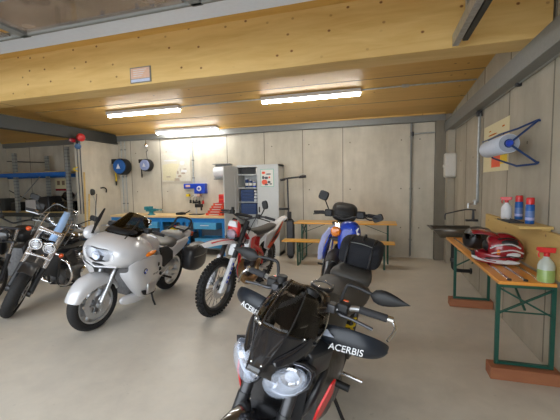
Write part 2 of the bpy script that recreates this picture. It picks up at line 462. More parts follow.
G().cyl((2.42, 0, 0), (4.0, 0, 0), .012, n=8).bx(3.0, 3.1, -.02, .02, -.02, .02).obj('pipe_run', 'galv', t)

# ------------------------------------------------------------------ lighting
W = bpy.data.worlds.new('World'); SC.world = W; W.use_nodes = True
nt = W.node_tree; bg = nt.nodes['Background']
bg.inputs['Color'].default_value = (.86, .93, 1, 1); bg.inputs['Strength'].default_value = 3.5
SC.view_settings.view_transform = 'Standard'; SC.view_settings.look = 'None'
SC.view_settings.gamma = 1; SC.view_settings.use_curve_mapping = False
SC.view_settings.exposure = .32
# ================================================================== things along the back wall
def rrect(w, h, r, n=4, cx=0, cz=0):
    out = []
    for sx, sz, a0 in ((1, 1, 0), (-1, 1, 90), (-1, -1, 180), (1, -1, 270)):
        for i in range(n+1):
            a = R(a0+90*i/n); out.append((cx+sx*(w/2-r)+r*math.cos(a), cz+sz*(h/2-r)+r*math.sin(a)))
    return out

# notice screwed to the glulam beam
t = thing('beam_notice', (-2.555, 3.28, 2.70), 'small framed notice with pale print fixed to the big pine beam', 'sign')
G().bx(-.135, .135, -.012, 0, 0, .17).obj('backing', 'steel_grey', t, bevel=.002)
G().bx(-.122, .122, -.014, -.0115, .045, .158).obj('print', 'pink', t)
G().bx(-.122, .122, -.014, -.0115, .01, .04).obj('caption_strip', mat('pale_blue_strip', (.55, .62, .80), .5), t)
g = G()
for i in range(4): g.bx(-.09, .08-.02*i, -.0145, -.0135, .135-i*.022, .141-i*.022)
g.obj('print_lines', 'white', t)

# hose reels
def reel(loc, s, lab, body, face, hose, drop, rz=0):
    t = thing('hose_reel', loc, lab, 'hose reel', None, rz)
    G().bx(-.16*s, -.05*s, -.05, 0, -.12*s, .15*s).bx(-.2*s, -.1*s, -.2*s, -.02, .06*s, .16*s).obj('wall_bracket', 'black', t, bevel=.008*s)
    G().lathe([(.10*s, 0), (.165*s, .012*s), (.17*s, .05*s), (.17*s, .15*s), (.155*s, .18*s)], (0, -.2*s-.005, 0), 'Y', 32).obj('drum_case', body, t, bevel=.004)
    f = G().lathe([(.13*s, -.018*s), (.145*s, 0), (.145*s, .02*s)], (0, -.215*s-.005, 0), 'Y', 32).obj('drum_face', face, t)
    G().plate([(-.05*s, -.045*s), (.05*s, -.045*s), (0, .055*s)], -.24*s, -.235*s).obj('emblem', 'white', f)
    G().tube([(-.165*s, -.12*s, .07*s), (-.185*s, -.12*s, .0), (-.175*s, -.12*s, -drop*.5), (-.17*s, -.12*s, -drop)], .014*s, 8, 5).obj('hose', hose, t)
    G().cyl((-.17*s, -.12*s, -drop), (-.17*s, -.12*s, -drop-.09*s), .02*s, .014*s, 10).obj('hose_end', 'black', t)
    return t
reel((-6.28, 7.33, 2.06), 1.22, 'large hose reel with bright blue face and hanging yellow hose', 'black', 'rack_blue', 'yellow', .36)
reel((-5.60, 7.36, 2.08), .92, 'smaller reel with pale blue face hung below a hook on the back wall', 'black', mat('blue_grey_plastic', (.30, .36, .60), .35), 'black', .22)
t = thing('ceiling_hook', (-5.62, 7.28, 2.54), 'silver hook hanging over the smaller hose reel', 'hook')
G().tube([(0, 0, .18), (0, 0, .08)], .008, 8).ell((0, 0, .02), (.045, .03, .075), 12, 8).obj('hook_block', 'chrome', t)
G().tube([(0, 0, -.04), (.03, 0, -.07), (.03, 0, -.11), (-.0, 0, -.12), (.01, .02, -.33)], .007, 6, 4).obj('cord', 'darkmetal', t)

def vpipe(name, x, y, z0, z1, r, m, lab, extra=None):
    t = thing(name, (x, y, z0), lab, 'pipe')
    G().cyl((0, 0, 0), (0, 0, z1-z0), r, n=12).obj('pipe_run', m, t)
    g = G()
    for k in range(3):
        z = (z1-z0)*(.12+.38*k); G().bx(-r*1.6, r*1.6, -r*1.1, r+.012, z-.012, z+.012).obj('pipe_clip', 'steel_grey', t)
    return t
vpipe('conduit', -6.42, 7.335, .9, 2.72, .014, 'galv', 'thin grey conduit in the left corner beside the large hose reel')
vpipe('conduit', -6.31, 7.34, .9, 2.72, .010, 'galv', 'thinner of the two grey conduits behind the large hose reel')
vpipe('conduit', -4.35, 7.335, 1.605, 2.72, .015, 'galv', 'grey conduit running down to the blue socket box')
vpipe('back_wall_pipe', .585, 7.32, .05, 2.78, .018, 'steel_grey', 'dark vertical pipe on the back wall right of the beer table')
t = thing('branch_pipe', (.6, 7.31, 2.50), 'short horizontal pipe from the dark vertical pipe to the right corner', 'pipe')
G().cyl((.0, 0, 0), (.60, 0, .02), .014, n=10).obj('pipe_run', 'galv', t)
G().lathe([(.03, -.04), (.03, .04)], (0, 0, 0), 'Z', 12).obj('tee', 'darkmetal', t)
G().lathe([(.026, -.05), (.026, .05)], (.5, 0, .017), 'X', 12).obj('elbow', 'darkmetal', t)

# faint poster with cartoon bikes
t = thing('wall_poster', (-4.83, 7.35, 1.66), 'faded cream poster on the back wall above the workbench', 'poster')
G().bx(-.40, .40, -.006, 0, 0, .70).obj('sheet', mat('faded_paper', (.66, .63, .54), .85), t)
M['faded'] = mat('faded_brown_print', (.42, .34, .27), .8)
c1 = mat('faded_yellow_print', (.68, .63, .44), .8)
G().plate([(-.38, .04), (-.02, .02), (.0, .2), (.1, .42), (-.1, .45), (-.38, .42)], -.0075, -.006).obj('print_area', c1, t)
for (a, b, w, h) in ((-.22, .12, .14, .03), (.02, .06, .16, .05), (.1, .13, .1, .07), (.2, .2, .12, .05), (.05, .22, .05, .1), (.25, .3, .1, .03), (.02, .02, .2, .025), (.12, .28, .02, .1)):
    G().ell((a, -.008, b), (w/2, .0015, h/2), 10, 6).obj('print_figure', M['faded'], t)
for (a, b, w, h) in ((-.15, .52, .4, .05), (.18, .45, .14, .12), (.22, .25, .18, .08)): G().ell((a, -.0078, b), (w/2, .001, h/2), 10, 6).obj('print_cloud', 'white', t)

# blue socket combination
t = thing('socket_box', (-4.29, 7.36, 1.36), 'blue wall socket combination with hanging plugs above the workbench', 'socket box')
G().bx(0, .30, -.12, 0, 0, .24).obj('housing', 'blue', t, bevel=.012)
G().bx(-.30, 0, -.09, 0, .12, .24).obj('side_housing', 'blue', t, bevel=.01)
f = G().lathe([(.06, -.01), (.062, 0), (.055, .01)], (.14, -.125, .12), 'Y', 20).obj('dial', 'white', t)
G().lathe([(.03, -.008), (.03, 0)], (.14, -.135, .12), 'Y', 14).obj('dial_core', 'blue', f)
G().bx(-.24, -.12, -.095, -.088, .16, .21).obj('display', 'pink', t)
for i, x in enumerate((-.20, .02, .1)):
    G().bx(x-.04, x+.04, -.10, -.02, -.07, -.01).obj('socket_outlet', ('yellow', 'white', 'pink')[i], t, bevel=.005)
for i, (x, z, m) in enumerate(((-.14, -.18, 'black'), (-.06, -.19, 'black'), (.02, -.18, 'darkmetal'), (.1, -.2, 'black'), (.2, -.2, 'red'))):
    p = G().cyl((x, -.06, z-.05), (x, -.06, z+.03), .03, .022, 10).obj('plug', m, t, bevel=.004)
    G().tube([(x, -.06, z+.02), (x+.01, -.05, z+.1), (.05, -.03, z+.18)], .005, 6, 3).obj('plug_cord', 'steel_grey', p)

# paper dispenser beside the cabinet
t = thing('towel_dispenser', (-3.52, 7.36, 1.66), 'white rounded towel dispenser on the wall left of the metal cabinet', 'dispenser')
G().rings([[(x, -.24*math.cos(a)-.0, .2-.0+.17*math.sin(a)) for a in [R(-90+180*i/12) for i in range(13)]] for x in (-.20, .16)]).obj('shell', 'white', t, bevel=.01)
G().bx(-.2, .16, -.19, -.02, .02, .05).obj('paper_slot', 'steel_grey', t)
G().bx(-.22, .2, -.2, 0, .37, .385).obj('top_shelf', 'steel_grey', t)

# ------------------------------------------------------------------ workbench
bx0, bx1 = -6.25, -3.22
t = thing('workbench', ((bx0+bx1)/2, 7.0, 0), 'long blue workbench with a pale wooden worktop against the back wall', 'workbench')
w = (bx1-bx0)/2
G().bx(-w, w, -.34, .33, .83, .88).obj('worktop', 'bench_wood', t, bevel=.005)
for x in (-w+.04, -w+1.0, -.12, .42, w-.95, w-.05):
    for y in (-.28, .27): G().bx(x-.035, x+.035, y-.035, y+.035, 0, .83).obj('leg', 'bench_blue', t, bevel=.004)
G().bx(-w+.02, w-.02, -.31, -.28, .73, .83).obj('front_rail', 'bench_blue', t, bevel=.004)
G().bx(-w+.04, w-.04, -.28, .3, .14, .17).obj('lower_shelf', 'steel_grey', t)
G().bx(-w+.04, w-.04, .28, .30, .14, .8).obj('back_panel', mat('dull_steel_back', (.20, .23, .27), .6), t)
for x, ww in ((-w+.5, .66), (-.45, .5), (w-.5, .56)):
    d = G().bx(x-ww/2, x+ww/2, -.335, .2, .585, .73).obj('drawer', 'bin_blue', t, bevel=.006)
    G().bx(x-.1, x+.1, -.35, -.33, .66, .68).obj('drawer_handle', 'alu', d)
def binbox(x, z, ww, h, m, lab, nm='storage_crate'):
    t = thing(nm, (x, 6.9, z), lab, 'crate')
    G().rings([[(-ww/2*.94, -.22, 0), (ww/2*.94, -.22, 0), (ww/2*.94, .2, 0), (-ww/2*.94, .2, 0)], [(-ww/2, -.24, h), (ww/2, -.24, h), (ww/2, .22, h), (-ww/2, .22, h)]], caps=False).bx(-ww*.46, ww*.46, -.21, .19, 0, .01).obj('crate_body', m, t, solid=.008)
    G().tube([(-ww/2, -.24, h), (ww/2, -.24, h), (ww/2, .22, h), (-ww/2, .22, h)], .01, 6, 0, True).obj('crate_rim', m, t)
binbox(-3.62, .17, .7, .2, 'bin_blue', 'blue crate under the right end of the workbench')
binbox(-4.35, .17, .36, .28, 'darkmetal', 'dark crate under the middle of the workbench')
t = thing('fluid_canister', (-4.62, 6.85, .17), 'yellow canister standing under the workbench behind the touring bike', 'canister')
G().loft([(-.08, 0, 0, .42, .09, 6), (.08, 0, 0, .42, .09, 6)]).obj('canister_body', 'yellow', t, bevel=.012)
G().cyl((.03, 0, .42), (.03, 0, .47), .025, n=12).obj('cap', 'red', t)

# vise
t = thing('bench_vise', (-5.2, 6.82, .88), 'teal bench vise mounted on the left half of the worktop', 'vise')
G().lathe([(.09, 0), (.085, .02), (.055, .03), (.05, .07), (.07, .09)], (0, 0, 0), 'Z', 16).obj('swivel_base', 'teal', t)
G().bx(-.12, .10, -.05, .05, .08, .15).bx(-.14, -.08, -.08, .08, .12, .2).bx(-.06, 0, -.08, .08, .12, .2).obj('vise_body', 'teal', t, bevel=.008)
G().cyl((.1, 0, .12), (.28, 0, .12), .022, n=12).obj('screw', 'teal', t)
G().cyl((.27, -.09, .12), (.27, .09, .12), .008, n=8).obj('handle_bar', 'silver', t)

# red organiser boxes
def org(x, y, z, w, h, d, lab, n=1):
    t = thing('organiser_box', (x, y, z), lab, 'toolbox', 'orange-red boxes on the workbench')
    G().bx(-w/2, w/2, -d/2, d/2, 0, h*.86).obj('box_body', 'redkit', t, bevel=.008)
    G().bx(-w/2-.006, w/2+.006, -d/2-.006, d/2+.006, h*.86, h).obj('lid', 'red', t, bevel=.004)
    G().bx(-w*.3, w*.3, -d/2-.01, -d/2, h*.3, h*.62).obj('label_strip', 'whitew', t)
for i in range(5):
    org(-3.56+.03*i, 6.95, .88+i*.055, .40-.035*i, .053, .28, ('lowest and widest orange-red box of the stack on the workbench', 'second orange-red box from the bottom of the workbench stack', 'middle orange-red box of the workbench stack', 'fourth orange-red box up in the workbench stack', 'topmost flat orange-red box of the stack in front of the tall rack')[i])
t = thing('small_parts_rack', (-3.47, 7.21, .88), 'tall narrow orange-red parts rack behind the stack of red boxes', 'rack')
G().bx(-.13, .13, -.06, .06, 0, .46).obj('rack_body', 'redkit', t, bevel=.006)
for i in range(4): G().bx(-.12, .12, -.075, -.055, .03+i*.11, .11+i*.11).obj('small_drawer', 'red', t, bevel=.004)
t = thing('drill_stand', (-4.04, 6.96, .88), 'black drill stand beside the red boxes on the workbench', 'tool')
G().bx(-.18, .12, -.1, .1, 0, .02).obj('foot_plate', 'darkmetal', t)
G().cyl((-.04, 0, .02), (-.04, 0, .3), .014, n=10).obj('column', 'silver', t)
G().bx(-.06, .12, -.035, .035, .17, .25).bx(-.07, .0, -.04, .04, .26, .31).obj('drill_head', 'black', t, bevel=.01)
G().cyl((.09, 0, .1), (.09, 0, .18), .02, n=10).obj('chuck', 'black', t)
t = thing('power_drill', (-4.42, 6.88, .88), 'black hand tool lying on the workbench left of the drill stand', 'tool')
G().loft([(-.14, 0, .0, .05, .03, 3), (.0, 0, 0, .07, .035, 3), (.1, 0, .01, .06, .025, 3)]).obj('tool_body', 'black', t, bevel=.004)
G().tube([(.1, 0, .04), (.22, .0, .1)], .012, 8).obj('tool_handle', 'black', t)

# ------------------------------------------------------------------ cabinet
t = thing('storage_cabinet', (-2.55, 7.13, 0), 'tall grey-white metal cabinet with its left door open', 'cabinet')
cw = .48
g = G(); g.bx(-cw, -cw+.02, -.2, .2, 0, 1.98).bx(cw-.02, cw, -.2, .2, 0, 1.98).bx(-cw, cw, -.2, .2, 1.93, 1.98).bx(-cw, cw, -.2, .2, 0, .08).bx(-cw, cw, .18, .2, 0, 1.98).bx(-.02, 0, -.18, .18, .08, 1.93)
g.obj('carcass', 'cab', t, bevel=.003)
for z in (.5, .88, 1.16, 1.47, 1.76): G().bx(-cw+.02, cw-.02, -.17, .18, z, z+.022).obj('shelf', 'cab', t)
d = G().bx(.0, cw, -.222, -.202, .06, 1.95).obj('door', 'cab', t, bevel=.004)
G().bx(.03, .05, -.245, -.222, .95, 1.07).obj('door_handle', 'black', d)
rz = R(-102)
m4 = Matrix.Translation((-cw, -.205, 0)) @ Matrix.Rotation(rz, 4, 'Z')
d = G().bx(.0, .47, -.012, .012, .06, 1.95).obj('door', 'cab', t, bevel=.004, X=m4)
G().bx(.06, .1, .0125, .02, .3, 1.75).obj('door_rib', 'cab', d, X=m4)
# poster on the right door
p = thing('door_poster', (-2.32, 6.908, 1.50), 'small green-framed poster on the right door of the metal cabinet', 'poster')
G().bx(-.15, .15, -.004, 0, 0, .38).obj('frame', mat('pale_green_print', (.25, .50, .42), .7), p)
G().bx(-.135, .135, -.006, -.004, .015, .365).obj('sheet', 'paper', p)
g = G()
for (a, b, w, h) in ((-.08, .30, .08, .06), (-.06, .1, .13, .12), (.05, .2, .04, .05)): g.ell((a, -.0065, b), (w/2, .0012, h/2), 10, 6)
g.obj('red_print', 'redkit', p)
g = G()
for (a, b, w, h) in ((-.02, .19, .09, .06), (.04, .1, .07, .06), (-.09, .2, .05, .08), (.03, .27, .12, .03), (.08, .06, .06, .03), (-.02, .05, .09, .04)): g.ell((a, -.007, b), (w/2, .0012, h/2), 10, 6)
g.obj('dark_print', 'darkmetal', p)
# contents of the open half
t = thing('case', (-2.76, 7.1, 1.782), 'black flat case on the top shelf of the open cabinet', 'case')
G().bx(-.19, .15, -.13, .13, 0, .13).obj('case_body', 'black', t, bevel=.006)
G().bx(.155, .19, -.12, .1, 0, .13).obj('paper_stack', 'paper', t)
for i in range(3):
    t = thing('jar', (-2.84+.09*i, 7.04, 1.492), ('left one of the blue-white tins on the second cabinet shelf', 'middle one of the blue-white tins on the second cabinet shelf', 'right one of the blue-white tins on the second cabinet shelf')[i], 'tin', 'tins on the second cabinet shelf')
    G().lathe([(.038, 0), (.038, .17-.03*i), (.03, .18-.03*i)], (0, 0, 0), 'Z', 14).obj('tin_body', ('navy', 'navy', 'blue')[i], t)
    G().lathe([(.0392, .04), (.0392, .1)], (0, 0, 0), 'Z', 14).obj('tin_label', 'paper', t)
    G().lathe([(.032, .175-.03*i), (.032, .195-.03*i)], (0, 0, 0), 'Z', 14).obj('tin_lid', 'white', t)
for i in range(4):
    t = thing('drawer_box', (-2.79, 7.08, 1.182+i*.066), 'dark blue drawer box, '+('lowest', 'second from the bottom', 'third from the bottom', 'topmost')[i]+' in the open cabinet', 'drawer box', 'dark blue drawer boxes in the cabinet')
    G().bx(-.16, .14, -.14, .1, 0, .062).obj('box_body', 'navy', t, bevel=.004)
    G().bx(.15, .2, -.13, .08, .005, .05).obj('white_card', 'white', t)
t = thing('drawer_cabinet', (-2.77, 7.08, .902), 'navy drawer block under the drawer boxes in the open cabinet', 'drawer box')
G().bx(-.18, .18, -.14, .1, 0, .24).obj('block_body', 'navy', t, bevel=.004)
for i in range(3): G().bx(-.17, .17, -.15, -.14, .012+i*.076, .075+i*.076).obj('drawer', 'navy', t)
t = thing('spray_can', (-2.62, 7.02, .522), 'white can low in the open half of the cabinet', 'can')
G().lathe([(.035, 0), (.035, .18), (.02, .2), (.02, .22)], (0, 0, 0), 'Z', 14).obj('can_body', 'white', t)

# ------------------------------------------------------------------ folded scooter
t = thing('kick_scooter', (-1.79, 6.78, 0), 'black folded scooter standing upright beside the cabinet', 'scooter')
G().bx(-.07, .07, -.06, .06, .07, .80).obj('deck', 'darkmetal', t, bevel=.015)
G().bx(.055, .075, -.05, .05, .1, .78).obj('grip_tape', 'black', t)
for z in (.06, .78): G().lathe([(.02, -.02), (.06, -.02), (.065, 0), (.06, .02), (.02, .02)], (0, -.0, z), 'Y', 18).obj('wheel', 'rubber', t)
G().cyl((-.02, 0, .12), (-.05, 0, 1.66), .02, .017, 12).obj('steering_tube', 'darkmetal', t)
G().bx(-.06, .02, -.03, .03, .84, .98).obj('folding_joint', 'black', t, bevel=.01)
G().tube([(-.17, .0, 1.64), (-.02, 0, 1.67), (.2, 0, 1.69), (.33, 0, 1.70)], .018, 10, 3).obj('handlebar', 'darkmetal', t)
G().cyl((-.2, 0, 1.635), (-.1, 0, 1.65), .026, n=10).obj('grip', 'grip', t)
G().cyl((.2, 0, 1.69), (.34, 0, 1.70), .028, n=10).obj('grip', 'grip', t)
G().tube([(.2, -.03, 1.71), (.28, -.04, 1.75), (.34, -.04, 1.74)], .008, 6, 3).obj('brake_lever', 'silver', t)
G().bx(-.24, -.02, -.035, .035, 1.02, 1.06).obj('rear_mudguard', 'black', t, bevel=.015)

# ------------------------------------------------------------------ beer table + bench at the back
def frame_legs(t, xs, hw, z, m, braces=True, ax='X', brace_len=.5):
    """U-shaped folding steel leg frames, standing at positions xs along the long axis"""
    for x, sgn in xs:
        P = (lambda a, b, c: (a, b, c)) if ax == 'X' else (lambda a, b, c: (b, a, c))
        def bar(a, b, th=.03, tw=.02):
            a, b = V(a), V(b); d = (b-a); L = d.length; q = d.to_track_quat('Z', 'Y').to_matrix()
            g.box((a+b)/2, (th, tw, L), q)
        g = G(); bar(P(x, -hw, z[0]), P(x, -hw, z[1])); g.obj('leg', m, t)
        g = G(); bar(P(x, hw, z[0]), P(x, hw, z[1])); g.obj('leg', m, t)
        g = G(); bar(P(x, -hw, z[0]+.015), P(x, hw, z[0]+.015)); g.obj('foot_bar', m, t)
        g = G(); bar(P(x, -hw, z[1]-.015), P(x, hw, z[1]-.015)); g.obj('top_bar', m, t)
        if braces:
            g = G(); bar(P(x, -hw, z[1]-.03), P(x, hw, z[1]-.24), .02, .012); g.obj('cross_brace', m, t)
            g = G(); bar(P(x, hw, z[1]-.03), P(x, -hw, z[1]-.24), .02, .012); g.obj('cross_brace', m, t)
            g = G(); bar(P(x, 0, z[1]-.2), P(x+sgn*brace_len, 0, z[1]-.0), .016, .01); g.obj('folding_stay', m, t)
t = thing('beer_table', (-.69, 6.88, 0), 'amber-topped beer table with green legs against the back wall', 'table')
G().bx(-.99, .99, -.25, .25, .745, .775).obj('tabletop', 'orange_top_x', t, bevel=.004)
frame_legs(t, ((-.83, 1), (.83, -1)), .21, (0, .745), 'green')
t = thing('beer_bench', (-.78, 6.30, 0), 'amber beer bench with green legs in front of the back table', 'bench')
G().bx(-1.03, 1.03, -.125, .125, .45, .48).obj('seat_board', 'orange_top_x', t, bevel=.004)
frame_legs(t, ((-.72, 1), (.85, -1)), .10, (0, .45), 'green', True, 'X', .3)

# ================================================================== right wall
t = thing('soap_dispenser', (1.25, 6.93, 1.62), 'white wall dispenser high in the right corner', 'dispenser')
G().loft([(-.12, 0, 0, .45, .10, 5), (.07, 0, 0.0, .45, .11, 5)]).obj('shell', 'whitew', t, bevel=.02)
G().bx(-.14, -.11, -.03, .03, .19, .24).obj('latch', 'paper', t, bevel=.005)

t = thing('wall_conduit', (1.30, 5.0, 2.5), 'thin pipe running along the right wall below the girder', 'pipe')
G().cyl((0, -5.5, 0), (0, 2.3, .01), .014, n=10).obj('pipe_run', 'galv', t)
for y in (-1.05, .3, -3.): G().bx(-.03, .02, y-.02, y+.02, -.03, .03).obj('pipe_clamp', 'darkmetal', t, bevel=.004)

t = thing('water_pipe', (1.28, 5.28, 1.25), 'thin steel water pipe dropping down the right wall to a tap', 'pipe')
G().cyl((0, 0, 0), (0, 0, 1.24), .010, n=10).obj('pipe_run', 'galv', t)
G().cyl((0, -.07, .0), (0, -.07, 1.2), .008, n=8).obj('pipe_run', 'steel_grey', t)
G().bx(-.03, .03, -.05, .02, 1.17, 1.24).obj('pipe_clamp', 'darkmetal', t, bevel=.006)
G().cyl((-.02, 0, -.03), (-.02, 0, .04), .02, n=12).cyl((-.02, 0, -.02), (-.10, .02, -.03), .012, n=8).cyl((-.10, .02, -.01), (-.10, .02, -.08), .012, n=8).obj('tap', 'silver', t)
G().cyl((-.03, .06, .02), (-.03, -.05, .03), .01, n=8).obj('tap_handle', 'silver', t)

t = thing('wall_sink', (1.30, 5.48, .735), 'dark stainless wall sink at the far end of the right table', 'sink')
rim = .13
G().rings([[(-.46, -.14, 0), (-.02, -.14, 0), (-.02, .14, 0), (-.46, .14, 0)], [(-.56, -.22, rim), (0, -.22, rim), (0, .22, rim), (-.56, .22, rim)]], caps=False).bx(-.46, -.02, -.14, .14, 0, .008).obj('basin', 'sink', t, solid=.006)
G().bx(-.60, 0, -.25, -.215, rim, rim+.012).bx(-.60, 0, .215, .25, rim, rim+.012).bx(-.60, -.56, -.25, .25, rim, rim+.012).obj('rim', 'sink', t, bevel=.003)
t = thing('mixer_tap', (1.26, 5.36, .92), 'long-necked dark tap reaching over the wall sink', 'tap')
G().bx(-.1, .06, -.03, .03, .06, .09).obj('base_plate', 'darkmetal', t, bevel=.006)
G().cyl((-.0, 0, .09), (0, 0, .22), .02, .012, 12).obj('tap_column', 'darkmetal', t)
G().tube([(.03, 0, .22), (-.1, 0, .225), (-.33, .0, .17), (-.36, 0, .15), (-.36, 0, .08)], .009, 8, 4).obj('spout', 'darkmetal', t)
t = thing('drain_pipe', (1.06, 5.62, .2), 'black bent drain pipe under the right table near the corner', 'pipe')
G().tube([(0, 0, .56), (0, 0, .12), (.02, 0, .03), (.08, 0, -.0), (.26, 0, 0)], .028, 12, 4).obj('bend', 'black', t)
G().lathe([(.04, 0), (.04, .05)], (0, 0, .14), 'Z', 12).obj('coupling', 'darkmetal', t)
G().lathe([(.045, 0), (.045, .02)], (.235, 0, 0), 'X', 14).obj('wall_flange', 'darkmetal', t)

# poster and paper roll holder
t = thing('photo_poster', (1.3185, 4.68, 1.66), 'cream poster with orange and yellow picture behind the paper roll', 'poster')
G().bx(-.004, 0, -.46, .46, 0, .58).obj('sheet', 'cream', t)
G().bx(-.006, -.004, -.2, .12, .05, .2).obj('orange_print', 'redkit', t)
G().bx(-.006, -.004, -.42, -.2, .08, .26).obj('yellow_print', 'yellow', t)
g = G()
for (y, z, a, b) in ((.1, .45, .35, .02), (-.1, .38, .2, .03), (.2, .5, .1, .015), (-.28, .5, .1, .02)): g.ell((-.006, y, z), (.001, a/2, b/2), 10, 6)
g.obj('ochre_print', 'orange', t)

t = thing('paper_roll_holder', (1.319, 3.8, 1.88), 'blue tubular wall holder above the right table', 'holder')
xr = -.219
G().tube([(0, -.31, .18), (-.02, -.31, .18), (xr, -.295, .0)], .009, 10).obj('arm', 'navy', t)
G().tube([(0, -.30, .19), (-.02, -.29, .185), (-.119, -.17, .14), (-.2, .05, .12), (xr, .34, .10)], .009, 10).obj('arm', 'navy', t)
G().tube([(xr, -.295, -.01), (-.02, -.31, -.175), (.0, -.31, -.18)], .009, 10).obj('arm', 'navy', t)
G().tube([(0, -.30, -.185), (-.02, -.29, -.19), (-.119, -.17, -.20), (-.16, .38, -.09), (xr, .40, -.01)], .009, 10).obj('arm', 'navy', t)
G().tube([(xr-.05, -.29, .085), (xr-.05, .36, .085)], .007, 8).obj('tear_bar', 'navy', t)
G().lathe([(.02, -.02), (.032, 0), (.032, .01), (.02, .02)], (xr, -.30, 0), 'Y', 16).obj('hub', 'blue', t)
G().cyl((xr, -.30, 0), (xr, .40, 0), .010, n=10).obj('axle', 'navy', t)
t = thing('paper_roll', (1.10, 3.8, 1.88), 'large pale blue paper roll hung on the blue holder', 'paper roll')
G().ring([(.02, -.275), (.083, -.275), (.085, -.27), (.085, .345), (.083, .35), (.02, .35)], (0, 0, 0), 'Y', 40).obj('paper', 'paper_roll', t)
G().ring([(.0205, -.277), (.04, -.277), (.04, -.273), (.0205, -.273)], (0, 0, 0), 'Y', 24).obj('core', 'navy', t)
G().ring([(.041, -.2775), (.080, -.2775), (.080, -.273), (.041, -.273)], (0, 0, 0), 'Y', 32).obj('end_face', mat('grey_blue_roll_end', (.33, .36, .42), .9), t)

# back board on the wall above the table, with shelf
t = thing('back_board', (1.29, 3.35, .79), 'knotty pine board fixed to the right wall above the table', 'board')
G().bx(-.012, .0285, -1.55, 1.49, 0, .345).obj('plank', 'board', t, bevel=.003)
t = thing('small_shelf', (1.19, 3.32, 1.135), 'short pine shelf on top of the back board holding spray bottles', 'shelf')
G().bx(-.12, .12, -.17, .46, .022, .044).obj('shelf_board', 'board', t, bevel=.002)
G().bx(.06, .12, -.12, .42, 0, .022).obj('shelf_batten', 'board', t)
t = thing('black_tray', (1.13, 3.52, 1.1795), 'flat black tray on the pine shelf in front of the bottles', 'tray')
G().bx(-.06, .05, -.16, .16, 0, .004).bx(-.06, -.055, -.16, .16, 0, .014).bx(.045, .05, -.16, .16, 0, .014).obj('tray_body', 'black', t, bevel=.001)
def spraycan(x, y, z, s, lab):
    t = thing('spray_can', (x, y, z), lab, 'spray can', None)
    G().lathe([(.0325, 0), (.0335, .004), (.0335, .155*s), (.024, .172*s)], (0, 0, 0), 'Z', 24).obj('can_body', 'rack_blue', t)
    G().lathe([(.034, .06*s), (.034, .11*s)], (0, 0, 0), 'Z', 24).obj('label_band', mat('label_blue', (.12, .2, .45), .35), t)
    G().lathe([(.0342, .03*s), (.0342, .055*s)], (0, 0, 0), 'Z', 24).obj('label_band', 'lav', t)
    G().lathe([(.031, .165*s), (.031, .21*s), (.027, .222*s)], (0, 0, 0), 'Z', 24).obj('cap', 'red', t)
spraycan(1.26, 3.72, 1.1795, 1.02, 'blue spray can with red cap at the far end of the shelf beside the bottle')
spraycan(1.22, 3.36, 1.1795, 1.0, 'blue spray can with red cap at the near end of the shelf')
def spraybottle(x, y, z, s, body, trig, lab, fluid=None, rz=0):
    t = thing('spray_bottle', (x, y, z), lab, 'spray bottle', None, rz)
    b = G().lathe([(.046*s, 0), (.05*s, .006*s), (.05*s, .11*s), (.042*s, .135*s), (.018*s, .165*s), (.016*s, .18*s)], (0, 0, 0), 'Z', 28).obj('bottle_body', body, t)
    if fluid: G().lathe([(.0505*s, .004*s), (.0507*s, .085*s), (.05*s, .086*s)], (0, 0, 0), 'Z', 28).obj('fluid', fluid, b)
    G().cyl((0, 0, .175*s), (0, 0, .20*s), .018*s, n=14).obj('collar', trig, t)
    G().rings([[(a*s, w*s, c*s) for a, c in ((-.045, .20), (.03, .20), (.06, .215), (.055, .235), (-.05, .235))] for w in (-.012, .012)]).obj('spray_head', trig, t, bevel=.003)
    G().tube([(.03*s, 0, .21*s), (.045*s, 0, .19*s), (.04*s, 0, .165*s)], .005*s, 6, 3).obj('trigger', trig, t)
spraybottle(1.17, 3.76, 1.1795, .90, 'white', 'red', 'white spray bottle with red trigger at the far end of the shelf', None, R(150))
spraybottle(1.215, 3.015, .774, 1.12, 'bottle_clear', 'red', 'spray bottle half full of green fluid standing on the right table', 'bottle_green', R(170))

# the right beer table with its rails and blocks
tx0, tx1, ty0, ty1 = .885, 1.27, 2.96, 5.18
t = thing('workshop_table', ((tx0+tx1)/2, (ty0+ty1)/2, 0), 'orange folding table with dark green legs raised on timber blocks along the right wall', 'table')
cx, cy = (tx0+tx1)/2, (ty0+ty1)/2
G().bx(tx0-cx, tx1-cx, ty0-cy, ty1-cy, .745, .773).obj('tabletop', 'orange_top', t, bevel=.004)
frame_legs(t, ((2.99-cy, 1), (4.58-cy, -1)), .185, (.095, .745), 'green', True, 'Y', .35)
for x in (-.11, .0, .11):
    r_ = G().bx(x-.012, x+.012, ty0-cy+.04, ty1-cy-.1, .773, .781).obj('metal_rail', 'alu_bare', t, bevel=.002)
    G().lathe([(.016, 0), (.016, .012)], (x, ty0-cy+.035, .773), 'Z', 12).obj('end_stop', 'black', r_)
g = G(); g.cyl((-.18, 3.0-cy, .52), (.18, 3.0-cy, .52), .006, n=6); g.obj('tie_rod', 'green', t)
for y, lab in ((2.97, 'reddish timber block under the near legs of the right table'), (4.60, 'reddish timber block under the far legs of the right table')):
    t = thing('timber_block', (1.09, y, 0), lab, 'wood block')
    G().bx(-.255, .22, -.06, .075, 0, .095).obj('block', 'redwood', t, bevel=.004)

